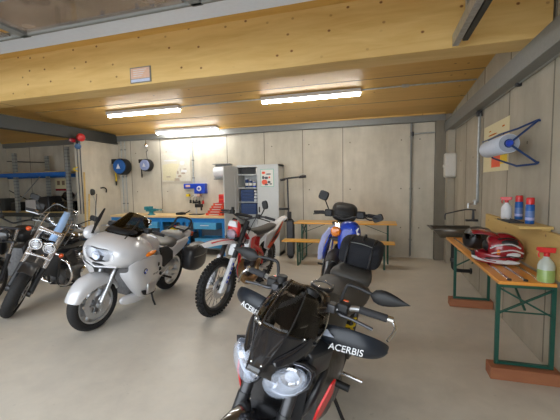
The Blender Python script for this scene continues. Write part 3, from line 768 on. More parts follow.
# ================================================================== left bay
def upright(x, y, lab):
    pass
t = thing('pallet_rack', (-8.2, 6.35, 0), 'tall storage rack with grey uprights and blue beams in the left bay', 'rack')
for x in (-7.0+8.2, -8.66+8.2):
    for y in (-.1, .75):
        g = G(); g.bx(x-.045, x-.038, y-.03, y+.03, 0, 2.5 if x > 0 else 2.42); g.bx(x+.038, x+.045, y-.03, y+.03, 0, 2.5 if x > 0 else 2.42); g.bx(x-.045, x+.045, y-.034, y-.03, 0, 2.5 if x > 0 else 2.42)
        g.obj('upright', 'punched', t)
    G().cyl((x, -.1, 1.2), (x, .75, 2.1), .012, n=8).obj('side_brace', 'galv', t)
for z in (1.83, .86):
    for y in (-.14, .79):
        G().bx(-2.0, 1.16, y-.02, y+.02, z, z+.10).obj('beam', 'rack_blue' if z > 1 else 'steel_dark', t, bevel=.004)
    G().bx(-1.98, 1.15, -.12, .77, z+.10, z+.12).obj('shelf_board', 'board', t)
G().cyl((-.62, .8, .95), (-2., .8, 1.5), .014, n=8).obj('back_brace', 'steel_dark', t)
G().cyl((-.62, .8, 2.25), (-2., .8, 2.33), .012, n=8).obj('back_brace', 'steel_dark', t)
t = thing('top_case', (-8.02, 6.45, .98), 'black and grey luggage case on the lower shelf of the rack', 'case')
G().rings([[(-.42, -.2, 0), (.38, -.2, 0), (.42, .2, 0), (-.42, .2, 0)], [(-.36, -.16, .32), (.30, -.18, .38), (.36, .16, .38), (-.36, .16, .32)]]).obj('case_body', 'leather', t, bevel=.03)
G().bx(-.35, -.02, -.235, -.205, .03, .30).obj('pale_panel', mat('grey_box_panel', (.45, .43, .42), .6), t, bevel=.01)
for i, (x, w, h, m, lab) in enumerate(((-7.42, .34, .22, 'black', 'low black box on the rack shelf right of the luggage case'), (-9.0, .3, .2, 'leather', 'dark box on the rack shelf left of the luggage case'), (-9.55, .4, .3, 'steel_dark', 'tall dark box at the far left of the rack shelf'))):
    t = thing('box', (x, 6.6, .98), lab, 'box')
    G().bx(-w/2, w/2, -.18, .18, 0, h).obj('box_body', m, t, bevel=.012)
    G().bx(-w/2-.008, w/2+.008, -.188, .188, h, h+.02).obj('lid', m, t, bevel=.006)
for i, (x, lab) in enumerate(((-7.22, 'black helmet on the rack shelf beside the right upright'), (-7.62, 'black helmet on top of the low rack box'))):
    t = thing('helmet', (x, 6.42, .98), lab, 'helmet')
    if i: t.location.z = 1.22; t.location.x = -7.42; t.location.y = 6.6
    G().ell((0, 0, .13), (.12, .15, .13), 20, 12).obj('shell', 'blackgloss', t)
    G().bx(-.09, .09, -.155, -.1, .08, .16).obj('visor', 'screen_dark', t, bevel=.03)
t = thing('wall_calendar', (-8.49, 7.35, 1.47), 'yellowed wall chart with a red foot behind the rack', 'poster')
G().bx(-.22, .22, -.005, 0, 0, .34).obj('sheet', 'cream', t)
G().bx(-.22, .22, -.007, -.005, 0, .06).obj('red_strip', 'crimson', t)
for a in (-.1, .07): G().bx(a-.05, a+.05, -.007, -.005, .16, .28).obj('print_block', mat('brown_print', (.25, .16, .1), .8), t)

# chain hoist at the partition's end
t = thing('chain_hoist', (-6.40, 6.02, 2.46), 'red and blue chain hoist under the dark steel beam', 'hoist')
G().tube([(-.17, 0, .19), (.05, 0, .19)], .015, 8).obj('axle', 'darkmetal', t)
G().lathe([(.05, -.05), (.075, -.04), (.09, 0), (.075, .04), (.05, .05)], (.08, 0, .19), (1, -.6, 0), 16).obj('red_trolley_wheel', 'red', t)
G().lathe([(.05, -.05), (.07, -.04), (.07, .04), (.05, .05)], (-.18, .02, .16), (1, -.6, 0), 16).obj('dark_trolley_wheel', 'crimson', t)
G().bx(-.05, .03, -.03, .03, .03, .17).obj('yoke', 'darkmetal', t, bevel=.01)
G().ell((-.01, -.01, 0), (.075, .06, .065), 16, 10).obj('hoist_body', mat('blue_hoist_paint', (.07, .16, .34), .4), t)
for dx in (-.05, .035):
    G().cyl((dx, 0, -.05), (dx, 0, -1.5), .010, n=8).obj('chain', 'darkmetal', t)
G().tube([(-.05, 0, -.45), (-.16, -.03, -.5), (-.05, 0, -.55)], .012, 8, 4).obj('yellow_strap', 'yellow', t)
for i, (x, y, lean) in enumerate(((-6.30, 6.02, .0), (-6.42, 6.08, .05))):
    t = thing('wooden_pole', (x, y, 0), ('front one of two pale wooden poles standing by the partition', 'back one of two pale wooden poles standing by the partition')[i], 'pole')
    G().cyl((0, 0, 0), (-.05-lean, .16, 1.4+.5*i), .022, .018, 10).obj('pole', 'board', t)
t = thing('phone_handset', (XL, 6.44, 1.36), 'dark wall phone with hanging cord on the partition wall', 'phone')
G().loft([(0.0, 0, .0, .16, .06, 3), (.05, 0, .02, .14, .05, 3)]).obj('phone_body', 'steel_dark', t, bevel=.008)
G().tube([(.03, .0, 0), (.03, .06, -.2), (.03, .05, -.5), (.03, .02, -.62)], .008, 6, 4).obj('cord', 'galv', t)
t = thing('wall_hook', (XL, 6.78, 1.48), 'small black hook on the partition wall right of the phone', 'hook')
G().tube([(0.0, -.08, .05), (.03, -.0, .06), (.04, .06, .02), (.03, .06, -.06)], .016, 8, 3).obj('hook', 'black', t)
# ================================================================== motorcycles
# every bike is built in its own frame: x forward (rear axle at x=0, front axle at x=L), y to the rider's left, z up
def place(root, front, heading, L, lean=0.):
    a = R(heading); root.rotation_euler = (-R(lean), 0, a)
    root.location = (front[0]-L*math.cos(a), front[1]-L*math.sin(a), 0)

def steer(px, pz, rake, ang):
    ax = V((-math.sin(R(rake)), 0, math.cos(R(rake)))); T = Matrix.Translation((px, 0, pz))
    return T @ Matrix.Rotation(R(ang), 4, ax) @ T.inverted()

def wheel(root, name, cx, Rr, w, rim, style, X=None, knob=False, rimmat='darkmetal', disc=.15, dsides=(1, -1), hub=.045):
    C = (cx, 0, Rr); h = w/2; t = Rr-rim
    g = G()
    # rim
    g.ring([(rim-.022, -h*.62), (rim+.004, -h*.74), (rim+.012, -h*.74), (rim+.004, -h*.4), (rim-.012, 0), (rim+.004, h*.4), (rim+.012, h*.74), (rim+.004, h*.74), (rim-.022, h*.62), (rim-.028, 0)], C, 'Y', 44)
    g.lathe([(hub, -h*.7), (hub, h*.7)], C, 'Y', 20)
    if style == 'wire':
        for i in range(36):
            a = 2*math.pi*i/36; s = 1 if i % 2 else -1; b = a+(.38 if (i//2) % 2 else -.38)
            g.tube([(C[0]+hub*math.cos(b), s*h*.6, C[2]+hub*math.sin(b)), (C[0]+(rim-.02)*math.cos(a), s*h*.1, C[2]+(rim-.02)*math.sin(a))], .0022, 5)
    else:
        n = 5 if style == 'cast5' else 3
        for i in range(n):
            for off in ((-.20, .20) if style == 'cast5' else (-.05, .05)):
                a = 2*math.pi*i/n+.3; b = a+off; b0 = a+off*.35
                p0 = V((C[0]+hub*.7*math.cos(b0), 0, C[2]+hub*.7*math.sin(b0))); p1 = V((C[0]+(rim-.01)*math.cos(b), 0, C[2]+(rim-.01)*math.sin(b)))
                g.tube([p0, (p0+p1)/2, p1], [.018, .014, .017], 8, flat=1.5)
    wh = g.obj(name, rimmat, root, X=X)
    # tyre
    prof = [(rim, -h*.72)]
    for i in range(11):
        a = -math.pi*.5+math.pi*i/10
        prof.append((rim+t*(.30+.70*math.cos(a)) if abs(a) < 1.5 else rim+t*.30, h*math.sin(a)))
    prof.append((rim, h*.72)); prof.append((rim-.01, 0))
    g = G().ring(prof, C, 'Y', 64)
    if knob:
        nn = 46
        for i in range(nn):
            a = 2*math.pi*i/nn
            for y, off, wd in ((-h*.86, .5, .016), (-h*.34, 0, .022), (h*.34, 0, .022), (h*.86, .5, .016)):
                aa = a+off*2*math.pi/nn; rr = rim+t*(.30+.70*math.cos(math.asin(min(.99, abs(y)/h))))
                rot = Matrix.Rotation(-aa+math.pi/2, 3, 'Y') @ Matrix.Rotation(-math.asin(min(.9, abs(y)/h*.8))*(1 if y > 0 else -1), 3, 'X')
                g.box((C[0]+(rr+.004)*math.cos(aa), y*1.0, C[2]+(rr+.004)*math.sin(aa)), (.022, wd, .024), rot)
    g.obj('tyre', 'rubber', wh, X=X, ang=60 if not knob else 30)
    for s in dsides:
        y = s*h*.95
        d = G().ring([(disc*.62, y-.0025), (disc, y-.0025), (disc, y+.0025), (disc*.62, y+.0025)], C, 'Y', 36)
        for i in range(6):
            a = i*math.pi/3; d.tube([(C[0]+hub*math.cos(a), y*.8, C[2]+hub*math.sin(a)), (C[0]+disc*.66*math.cos(a), y, C[2]+disc*.66*math.sin(a))], .006, 6)
        d.obj('brake_disc', 'silver', wh, X=X)
    return wh

def fork(root, L, Rr, rake, top, yy, ru, rl, mu, ml, X, split=.5, off=.0, name='fork_leg'):
    d = V((-math.sin(R(rake)), 0, math.cos(R(rake))))
    for s in (1, -1):
        a = V((L, s*yy, Rr)); fx = V((off, 0, 0)); T = (top-Rr)/d.z
        g = G().cyl(a+fx*0, a+fx*.5+d*T*split, rl, n=14); g.lathe([(rl*1.3, -.02), (rl*1.3, .02)], a, 'Y', 14)
        o = g.obj(name, ml, root, X=X)
        G().cyl(a+fx*.5+d*T*split*.96, a+fx*.5+d*T, ru, n=14).obj('stanchion', mu, o, X=X)

def clamp(root, L, Rr, rake, zs, yy, X, m='darkmetal', r=.03):
    d = V((-math.sin(R(rake)), 0, math.cos(R(rake))))
    for z in zs:
        c = V((L, 0, Rr))+d*((z-Rr)/d.z)
        G().box(c, (.07, 2*yy+.06, .03), Matrix.Rotation(-R(rake), 3, 'Y')).obj('triple_clamp', m, root, X=X, bevel=.008)

def levers(root, x, z, y0, y1, s, X, dz=0, m='silver'):
    g = G().tube([(x+.02, s*y0, z-.005), (x+.06, s*(y0+.03), z-.01), (x+.055, s*(y0+.5*(y1-y0)), z-.015), (x+.045, s*y1, z-.03)], [.009, .009, .007, .008], 8, 4)
    g.obj('lever', m, root, X=X)

def mirror_part(root, stem, c, r, X, rot=None, m='black', pointed=0, outs=1):
    g = G().tube(stem, .008, 8, 4); st = g.obj('mirror_stem', m, root, X=X)
    g = G()
    if pointed:
        # teardrop head, sharp end outboard
        secs = []
        for k in range(9):
            u = k/8; w = math.sin(math.pi*min(1, u*1.02)**.62)*.98+.03
            secs.append([(c[0]+r[0]*w*.42*math.cos(a), c[1]+outs*r[1]*(u*2-.7), c[2]+r[2]*w*math.sin(a)+r[2]*.25*u) for a in [2*math.pi*j/14 for j in range(14)]])
        g.rings(secs)
    else:
        g.loft([(-.02, 0, -r[2]*.8, r[2]*.8, r[1]*.8, 4), (0, 0, -r[2], r[2], r[1], 4), (.02, 0, -r[2]*.85, r[2]*.85, r[1]*.85, 4)], 20)
        mm = Matrix.Translation(c) @ (rot.to_4x4() if rot is not None else Matrix.Identity(4)); g.xf(mm)
    h = g.obj('mirror_head', m, root, X=X)
    return h

# ------------------------------------------------------------------ black naked bike in the foreground
def naked_bike():
    L = 1.41; rake = 24; Rr = .30
    t = thing('motorcycle', (0, 0, 0), 'black naked motorcycle in the foreground with twin hazy headlights and handguards', 'motorcycle')
    X = steer(1.10, .95, rake, -5)
    wheel(t, 'front_wheel', L, Rr, .12, .215, 'cast5', X, disc=.155, rimmat='blackmatte')
    wheel(t, 'rear_wheel', 0, .31, .18, .215, 'cast5', None, disc=.11, rimmat='blackmatte')
    fork(t, L, Rr, rake, 1.0, .105, .0265, .031, 'darkmetal', 'blackmatte', X, .45, .0)
    clamp(t, L, Rr, rake, (.80, .985), .10, X, 'darkmetal')
    # mudguard
    g = G(); rows = []
    for k in range(13):
        a = R(20+k*11); rows.append([(L+.345*math.cos(a)*1.0, y, Rr+(.345-abs(y)*.35)*math.sin(a)) for y in (-.085, -.06, 0, .06, .085)])
    g.grid(rows); g.obj('front_mudguard', 'blackgloss', t, X=X, solid=.006, sub=1)
    # headlights: two bug-eye lamps
    for s in (1, -1):
        g = G(); secs = []
        out = [(-.082, 0), (-.068, .040), (-.02, .062), (.04, .066), (.090, .044), (.122, .004), (.078, -.052), (.02, -.074), (-.03, -.072), (-.070, -.044)]
        co, si = math.cos(R(26)), math.sin(R(26)); out = [(a*co-b*si, a*si+b*co) for a, b in out]
        for xx, sc in ((-.11, .45), (-.06, .85), (-.01, 1.0), (.025, .95), (.045, .72), (.052, .35)):
            secs.append([(1.335+xx-(.35*(a*sc+.08)), s*(.088+a*sc), .785+b*sc) for a, b in out])
        h = G().rings(secs[:3], caps=False).obj('headlight', 'reflector', t, X=X, sub=1, solid=.003)
        G().rings([secs[2], secs[3], secs[4], secs[5]]).obj('lens', 'lamp_glass', h, X=X, sub=1)
        def lp(a, b, dx=0): return (1.335-(.35*(a+.08))+dx, s*(.088+a), .785+b)
        ii = [(a*.93, b*.93) for a, b in out]
        G().rings([[lp(a*k, b*k, dx) for a, b in ii] for dx, k in ((-.004, 1.0), (-.03, .8), (-.048, .45), (-.05, .05))]).obj('inner_reflector', 'reflector', h, X=X, sub=1)
        for (a0, b0, rr_) in ((.028, .022, .040), (-.040, -.020, .026)):
            G().rings([[lp(a0+r0*math.cos(q), b0+r0*math.sin(q), dx) for q in [2*math.pi*j/20 for j in range(20)]] for r0, dx in ((rr_, -.03), (rr_*1.08, .0), (rr_*.9, .004), (rr_*.55, -.012), (rr_*.1, -.02))]).obj('lamp_unit', 'chrome', h, X=X)
        secs2 = [[(p[0]-.006, s*.088+(p[1]-s*.088)*1.05, .785+(p[2]-.785)*1.06) for p in secs[i]] for i in (1, 2)]
        G().rings(secs2, caps=False).obj('bezel', 'darkmetal', h, X=X, solid=.003)
    # fly screen nose cowl: ridged centre, smoked upper
    def cowl(u, v):  # u across -1..1, v 0 bottom..1 top
        w = .075+.085*math.sin(math.pi*max(0, min(v, 1))**.9*.92)+.012*v
        y = u*w
        z = .855+.272*v-.05*abs(u)**2*(1-v)-.05*abs(u)**2.5*v*v
        x = 1.40-.27*v-.02*v*v-(.055+.03*v)*u*u*1.4
        return (x, y, z)
    us = [-1, -.8, -.6, -.42, -.36, -.2, 0, .2, .36, .42, .6, .8, 1]
    def rows(v0, v1, n, lift=0):
        return [[V(cowl(u, v0+(v1-v0)*k/n))+V((.008+lift, 0, .006) if abs(abs(u)-.39) < .05 else (lift, 0, 0)) for u in us] for k in range(n+1)]
    G().grid(rows(-.06, .42, 8)).obj('nose_cowl', 'blackgloss', t, X=X, solid=.004)
    G().grid(rows(.40, 1.0, 10)).obj('windscreen', 'screen_smoke', t, X=X, solid=.003)
    for s in (1, -1):
        G().tube([V(cowl(s*.39, v))+V((.010, 0, .004)) for v in (-.05, .2, .45, .7, .95)], .0045, 6, 3).obj('cowl_rib', 'blackgloss', t, X=X)
        for u, v in ((.75, .42), (.28, .03)): G().ell(V(cowl(s*u, v))+V((.003, 0, .002)), (.006, .006, .006), 8, 6).obj('screw', 'alu_bare', t, X=X)
        # side winglets hugging the headlight
        G().grid([[(1.37-.0, s*.08, .862), (1.29, s*.135, .885), (1.22, s*.165, .93)], [(1.375, s*.06, .875), (1.29, s*.125, .905), (1.22, s*.155, .955)], [(1.36, s*.05, .89), (1.27, s*.115, .925), (1.21, s*.145, .975)]]).obj('cowl_wing', 'blackgloss', t, X=X, solid=.006, sub=2)
        # dark trapezoid intake behind it
        G().rings([[(1.20, s*.11, .70), (1.20, s*.15, .76), (1.20, s*.16, .87), (1.20, s*.10, .90)], [(1.05, s*.12, .70), (1.05, s*.19, .76), (1.05, s*.20, .86), (1.05, s*.12, .90)]]).obj('side_cowl', 'blackmatte', t, X=X, bevel=.01)
    # instruments
    G().loft([(1.19, 0, .94, 1.01, .06, 3), (1.13, 0, .95, 1.045, .10, 3), (1.06, 0, .98, 1.05, .09, 3)], 20).obj('instrument_pod', 'black', t, X=X)
    p = G().lathe([(.043, 0), (.046, .02), (.038, .03)], (1.09, .045, 1.075), (-.6, 0, .8), 24).obj('dial', 'black', t, X=X)
    G().lathe([(.036, .028), (.036, .032)], (1.09, .045, 1.075), (-.6, 0, .8), 24).obj('dial_face', 'darkglass', p, X=X)
    G().bx(1.05, 1.10, -.09, -.0, 1.06, 1.10).obj('lcd_pod', 'black', t, X=X, bevel=.01)
    # handlebar
    X0 = X; X = X @ Matrix.Translation((0, 0, -.03))
    hb = G().tube([(.945, .37, 1.07), (.985, .24, 1.08), (1.05, .12, 1.05), (1.075, 0, 1.02), (1.05, -.12, 1.05), (.985, -.24, 1.08), (.945, -.37, 1.07)], .0125, 12, 5).obj('handlebar', 'silver', t, X=X)
    for y in (-.04, .04): G().bx(1.045, 1.085, y-.018, y+.018, .98, 1.06).obj('bar_riser', 'silver', t, X=X, bevel=.006)
    for s in (1, -1):
        G().cyl((.98, s*.255, 1.08), (.945, s*.375, 1.07), .0175, n=14).obj('grip', 'grip', hb, X=X)
        G().cyl((.945, s*.375, 1.07), (.938, s*.40, 1.068), .015, n=12).obj('bar_end', 'alu_bare', hb, X=X)
        G().bx(.985, 1.035, s*.19-.025, s*.19+.03, 1.045, 1.10).obj('switch_housing', 'black', t, X=X, bevel=.008)
        G().bx(.975, .992, s*.19-.012, s*.19+.012, 1.085, 1.103).obj('switch_button', 'redlens', t, X=X, bevel=.003)
        G().bx(1.01, 1.06, s*.15-.02, s*.15+.02, 1.05, 1.09).obj('lever_perch', 'darkmetal', t, X=X, bevel=.006)
        levers(t, .985, 1.065, .16, .34, s, X, 0, 'darkmetal')
        # handguard: leaf-shaped shell with a sharp inner end
        rws = []
        prof = [(.03, .010, 0), (.09, .030, .01), (.16, .046, .022), (.24, .053, .030), (.31, .050, .028), (.36, .040, .012), (.385, .024, -.01), (.392, .010, -.03)]
        for yy, hh, fx in prof:
            rws.append([(1.095+fx-.22*(yy-.03)-.03*abs(q)**2, s*(yy+.02), .955-.02*(yy*2)+hh*q*(1.25 if q > 0 else 1)) for q in (-1, -.6, 0, .6, 1)])
        hg = G().grid(rws).obj('handguard', 'guard', t, X=X, solid=.005, sub=2)
        G().tube([(.938, s*.40, 1.065), (.96, s*.42, 1.04), (1.01, s*.405, 1.0)], .007, 8, 3).obj('guard_mount', 'alu_bare', t, X=X)
        G().tube([(1.05, s*.09, 1.05), (1.08, s*.10, 1.035), (1.09, s*.14, 1.03)], .009, 8, 3).obj('guard_mount', 'alu_bare', t, X=X)
        # pale triangle and lettering on the guard
        G().rings([[(1.102, s*.10, .973), (1.098, s*.165, .993), (1.098, s*.20, .968), (1.104, s*.12, .958)], [(1.106, s*.10, .973), (1.102, s*.165, .993), (1.102, s*.20, .968), (1.108, s*.12, .958)]]).obj('guard_panel', mat('grey_guard_panel', (.28, .31, .38), .4), hg, X=X)
        mt = Matrix.Translation((1.080, s*.255, .925)) @ Matrix.Rotation(R(90+s*12), 4, 'Z') @ Matrix.Rotation(R(-s*4), 4, 'Y') @ Matrix.Rotation(R(78), 4, 'X')
        text_mesh('ACERBIS', .040, 'lettering', 'white', hg, X @ mt, .0014, .12, .0002)
    # mirrors
    for s in (1, -1):
        mirror_part(t, [(1.0, s*.17, 1.09), (.995, s*.185, 1.17), (1.0, s*.22, 1.185), (1.01, s*.30, 1.18)], (1.01, s*.355, 1.175), (.05, .085, .034), X, pointed=1, outs=s)
    # brake reservoir
    p = G().lathe([(.024, 0), (.026, .03), (.022, .034)], (1.03, -.13, 1.10), 'Z', 18).obj('brake_reservoir', 'black', t, X=X)
    G().tube([(1.05, -.16, 1.06), (1.09, -.15, 1.02), (1.12, -.10, .90), (1.10, -.06, .8)], .006, 8, 4).obj('brake_hose', 'darkmetal', t, X=X)
    G().tube([(1.05, .14, 1.06), (1.12, .16, 1.0), (1.12, .12, .90), (1.0, .1, .8)], .006, 8, 4).obj('cable', 'alu_bare', t, X=X)
    G().tube([(1.07, .10, 1.02), (1.12, .12, 1.02), (1.13, .05, .97)], .008, 8, 4).obj('cable', 'silver', t, X=X)
    G().bx(1.06, 1.12, -.05, .0, 1.075, 1.10).obj('screen_bracket', 'alu_bare', t, X=X, bevel=.008)
    X = X0
    # tank
    G().loft([(1.03, 0, .80, .90, .05, 2.4), (1.00, 0, .76, .945, .10, 2.6), (.92, 0, .72, .985, .15, 2.7), (.80, 0, .70, 1.0, .175, 2.7), (.66, 0, .70, .975, .17, 2.6), (.54, 0, .70, .90, .135, 2.5), (.46, 0, .70, .83, .10, 2.4)], 24).obj('fuel_tank', 'seatgrey', t, sub=1)
    c = G().lathe([(.064, -.004), (.066, .010), (.060, .016), (.048, .016), (.045, .008), (.0, .008)], (.74, 0, 1.0), (-.02, 0, 1), 28).obj('filler_cap', 'darkmetal', t)
    G().lathe([(.046, .0), (.046, .012)], (.74, 0, 1.0), (-.02, 0, 1), 24).obj('cap_centre', 'darkglass', c)
    for k in range(6): G().lathe([(.005, 0), (.005, .005)], (.74+.059*math.cos(k*1.047), .059*math.sin(k*1.047), 1.016), 'Z', 8).obj('cap_bolt', 'alu_bare', c)
    # seat and tail
    G().loft([(.56, 0, .76, .87, .11, 3), (.46, 0, .75, .865, .155, 3), (.30, 0, .75, .86, .19, 3.2), (.14, 0, .76, .87, .195, 3.2), (.06, 0, .77, .885, .18, 3)], 24).obj('rider_seat', 'seatgrey', t, sub=1)
    G().loft([(.08, 0, .80, .90, .16, 3), (-.02, 0, .82, .915, .16, 3), (-.16, 0, .85, .92, .13, 3), (-.28, 0, .87, .925, .09, 3)], 24).obj('pillion_seat', 'seatgrey', t, sub=1)
    G().loft([(.45, 0, .68, .76, .11, 3), (.1, 0, .70, .80, .14, 3), (-.15, 0, .76, .87, .12, 3), (-.38, 0, .84, .90, .06, 3)], 20).obj('tail_fairing', 'blackgloss', t)
    G().lathe([(.03, 0), (.03, .02)], (-.39, 0, .865), 'X', 16).obj('tail_light', 'redlens', t)
    G().rings([[(-.22, -.07, .80), (-.22, .07, .80), (-.2, .07, .83), (-.2, -.07, .83)], [(-.55, -.09, .48), (-.55, .09, .48), (-.54, .09, .50), (-.54, -.09, .50)]]).obj('number_plate_holder', 'black', t)
    # radiator shrouds, red flash
    for s in (1, -1):
        G().rings([[(1.16, s*.10, .46), (1.18, s*.13, .60), (1.12, s*.16, .74), (.98, s*.16, .80), (.90, s*.15, .62), (1.0, s*.12, .48)], [(1.12, s*.15, .48), (1.14, s*.20, .60), (1.08, s*.215, .73), (.97, s*.20, .78), (.90, s*.19, .62), (1.0, s*.17, .50)]]).obj('radiator_shroud', 'blackmatte', t, sub=1)
        G().rings([[(1.13, s*(.185+k), .50), (1.165, s*(.205+k), .62), (1.12, s*(.23+k), .735), (1.085, s*(.235+k), .745), (1.07, s*(.232+k), .66), (1.09, s*(.21+k), .56)] for k in (0, .012)]).obj('red_flash', 'red', t, bevel=.003)
    G().bx(1.10, 1.13, -.14, .14, .48, .76).obj('radiator', 'darkmetal', t)
    g = G().rings([[(1.05, y, .86), (1.05, y, .92), (.35, y2, .60), (.30, y2, .45), (.45, y2, .48), (.5, y2, .58)] for y, y2 in ((.07, .15), (.10, .19))]).mir(); g.obj('frame', 'darkmetal', t, bevel=.006)
    g = G(); g.loft([(.92, 0, .24, .62, .15, 4), (.70, 0, .20, .68, .19, 4), (.45, 0, .24, .60, .17, 4), (.38, 0, .30, .52, .12, 4)], 20)
    for s in (1, -1): g.lathe([(.08, 0), (.09, .01), (.07, .03)], (.62, s*.16, .38), 'Y', 20)
    for k in range(3): g.tube([(.93, (k-1)*.1, .55), (1.04, (k-1)*.09, .50), (1.04, (k-1)*.07, .28), (.9, (k-1)*.05, .20)], .02, 10, 4)
    g.obj('engine', 'engine', t)
    G().tube([(.9, 0, .2), (.4, -.08, .18), (.15, -.18, .28), (-.25, -.2, .42)], [.03, .035, .05, .055], 14, 5).obj('exhaust', 'darkmetal', t)
    g = G().bx(.0, .42, .09, .12, .30, .37).bx(.0, .42, -.12, -.09, .30, .37); g.obj('swingarm', 'darkmetal', t, bevel=.01)
    for s in (1, -1):
        G().cyl((.42, s*.17, .36), (.42, s*.30, .36), .013, n=10).obj('footpeg', 'alu_bare', t)
        G().tube([(.42, s*.15, .37), (.2, s*.14, .5), (.1, s*.12, .72)], .014, 8, 3).obj('peg_bracket', 'darkmetal', t)
    G().tube([(.52, .14, .28), (.50, .24, .12), (.48, .30, .035)], .012, 8).bx(.45, .52, .28, .34, .025, .035).obj('side_stand', 'black', t)
    G().cyl((.75, .19, .5), (.75, .27, .5), .02, n=12).obj('frame_slider', 'black', t)
    g = G()
    sp = [(.30+.035*math.cos(k*.7), .12+.035*math.sin(k*.7), .42+k*.006) for k in range(48)]
    g.tube(sp, .008, 6); g.obj('shock_spring', 'yellow', t)
    return t, L
nb, L1 = naked_bike(); place(nb, (-.635, 1.215), -99.6, L1, 12.5)

# tail bag strapped on the naked bike
tb = thing('tail_bag', (0, 0, 0), 'black soft tail bag strapped behind the seat of the foreground motorcycle', 'bag')
g = G().loft([(-.11, 0, 0, .17, .14, 5), (-.07, 0, 0, .205, .165, 5), (.10, 0, 0, .21, .17, 5), (.19, 0, 0, .19, .16, 5), (.22, 0, .01, .14, .13, 4)], 24)
g.obj('bag_body', 'fabric', tb, sub=1)
g = G().tube([(-.07, -.13, .18), (-.08, 0, .195), (-.07, .13, .18), (.05, .14, .185), (.17, .13, .172), (.18, 0, .185), (.17, -.13, .172), (.05, -.14, .185)], .004, 6, 4, True); g.obj('zip_piping', 'steel_grey', tb)
for y in (-.09, .09): G().tube([(-.115, y, .02), (-.085, y, .16), (0, y, .195), (.12, y, .195), (.215, y, .13), (.23, y, .02)], .009, 6, 4, flat=2).obj('strap', 'black', tb)
G().tube([(-.02, 0, .19), (0, 0, .225), (.1, 0, .225), (.12, 0, .19)], .009, 8, 4).obj('carry_handle', 'black', tb)
G().bx(-.128, -.10, -.1, .1, .03, .12).obj('front_pocket', 'fabric', tb, bevel=.012)
tb.matrix_world = Matrix.Identity(4)
def on_bike(o, bike, local, rz=0., tiltx=0., tilty=0.):
    mb = Matrix.Translation(bike.location) @ bike.rotation_euler.to_matrix().to_4x4()
    mm = mb @ Matrix.Translation(local) @ Euler((tiltx, tilty, rz)).to_matrix().to_4x4()
    o.location = mm.to_translation(); o.rotation_euler = mm.to_euler()
on_bike(tb, nb, (-.27, 0, .925), rz=R(4))

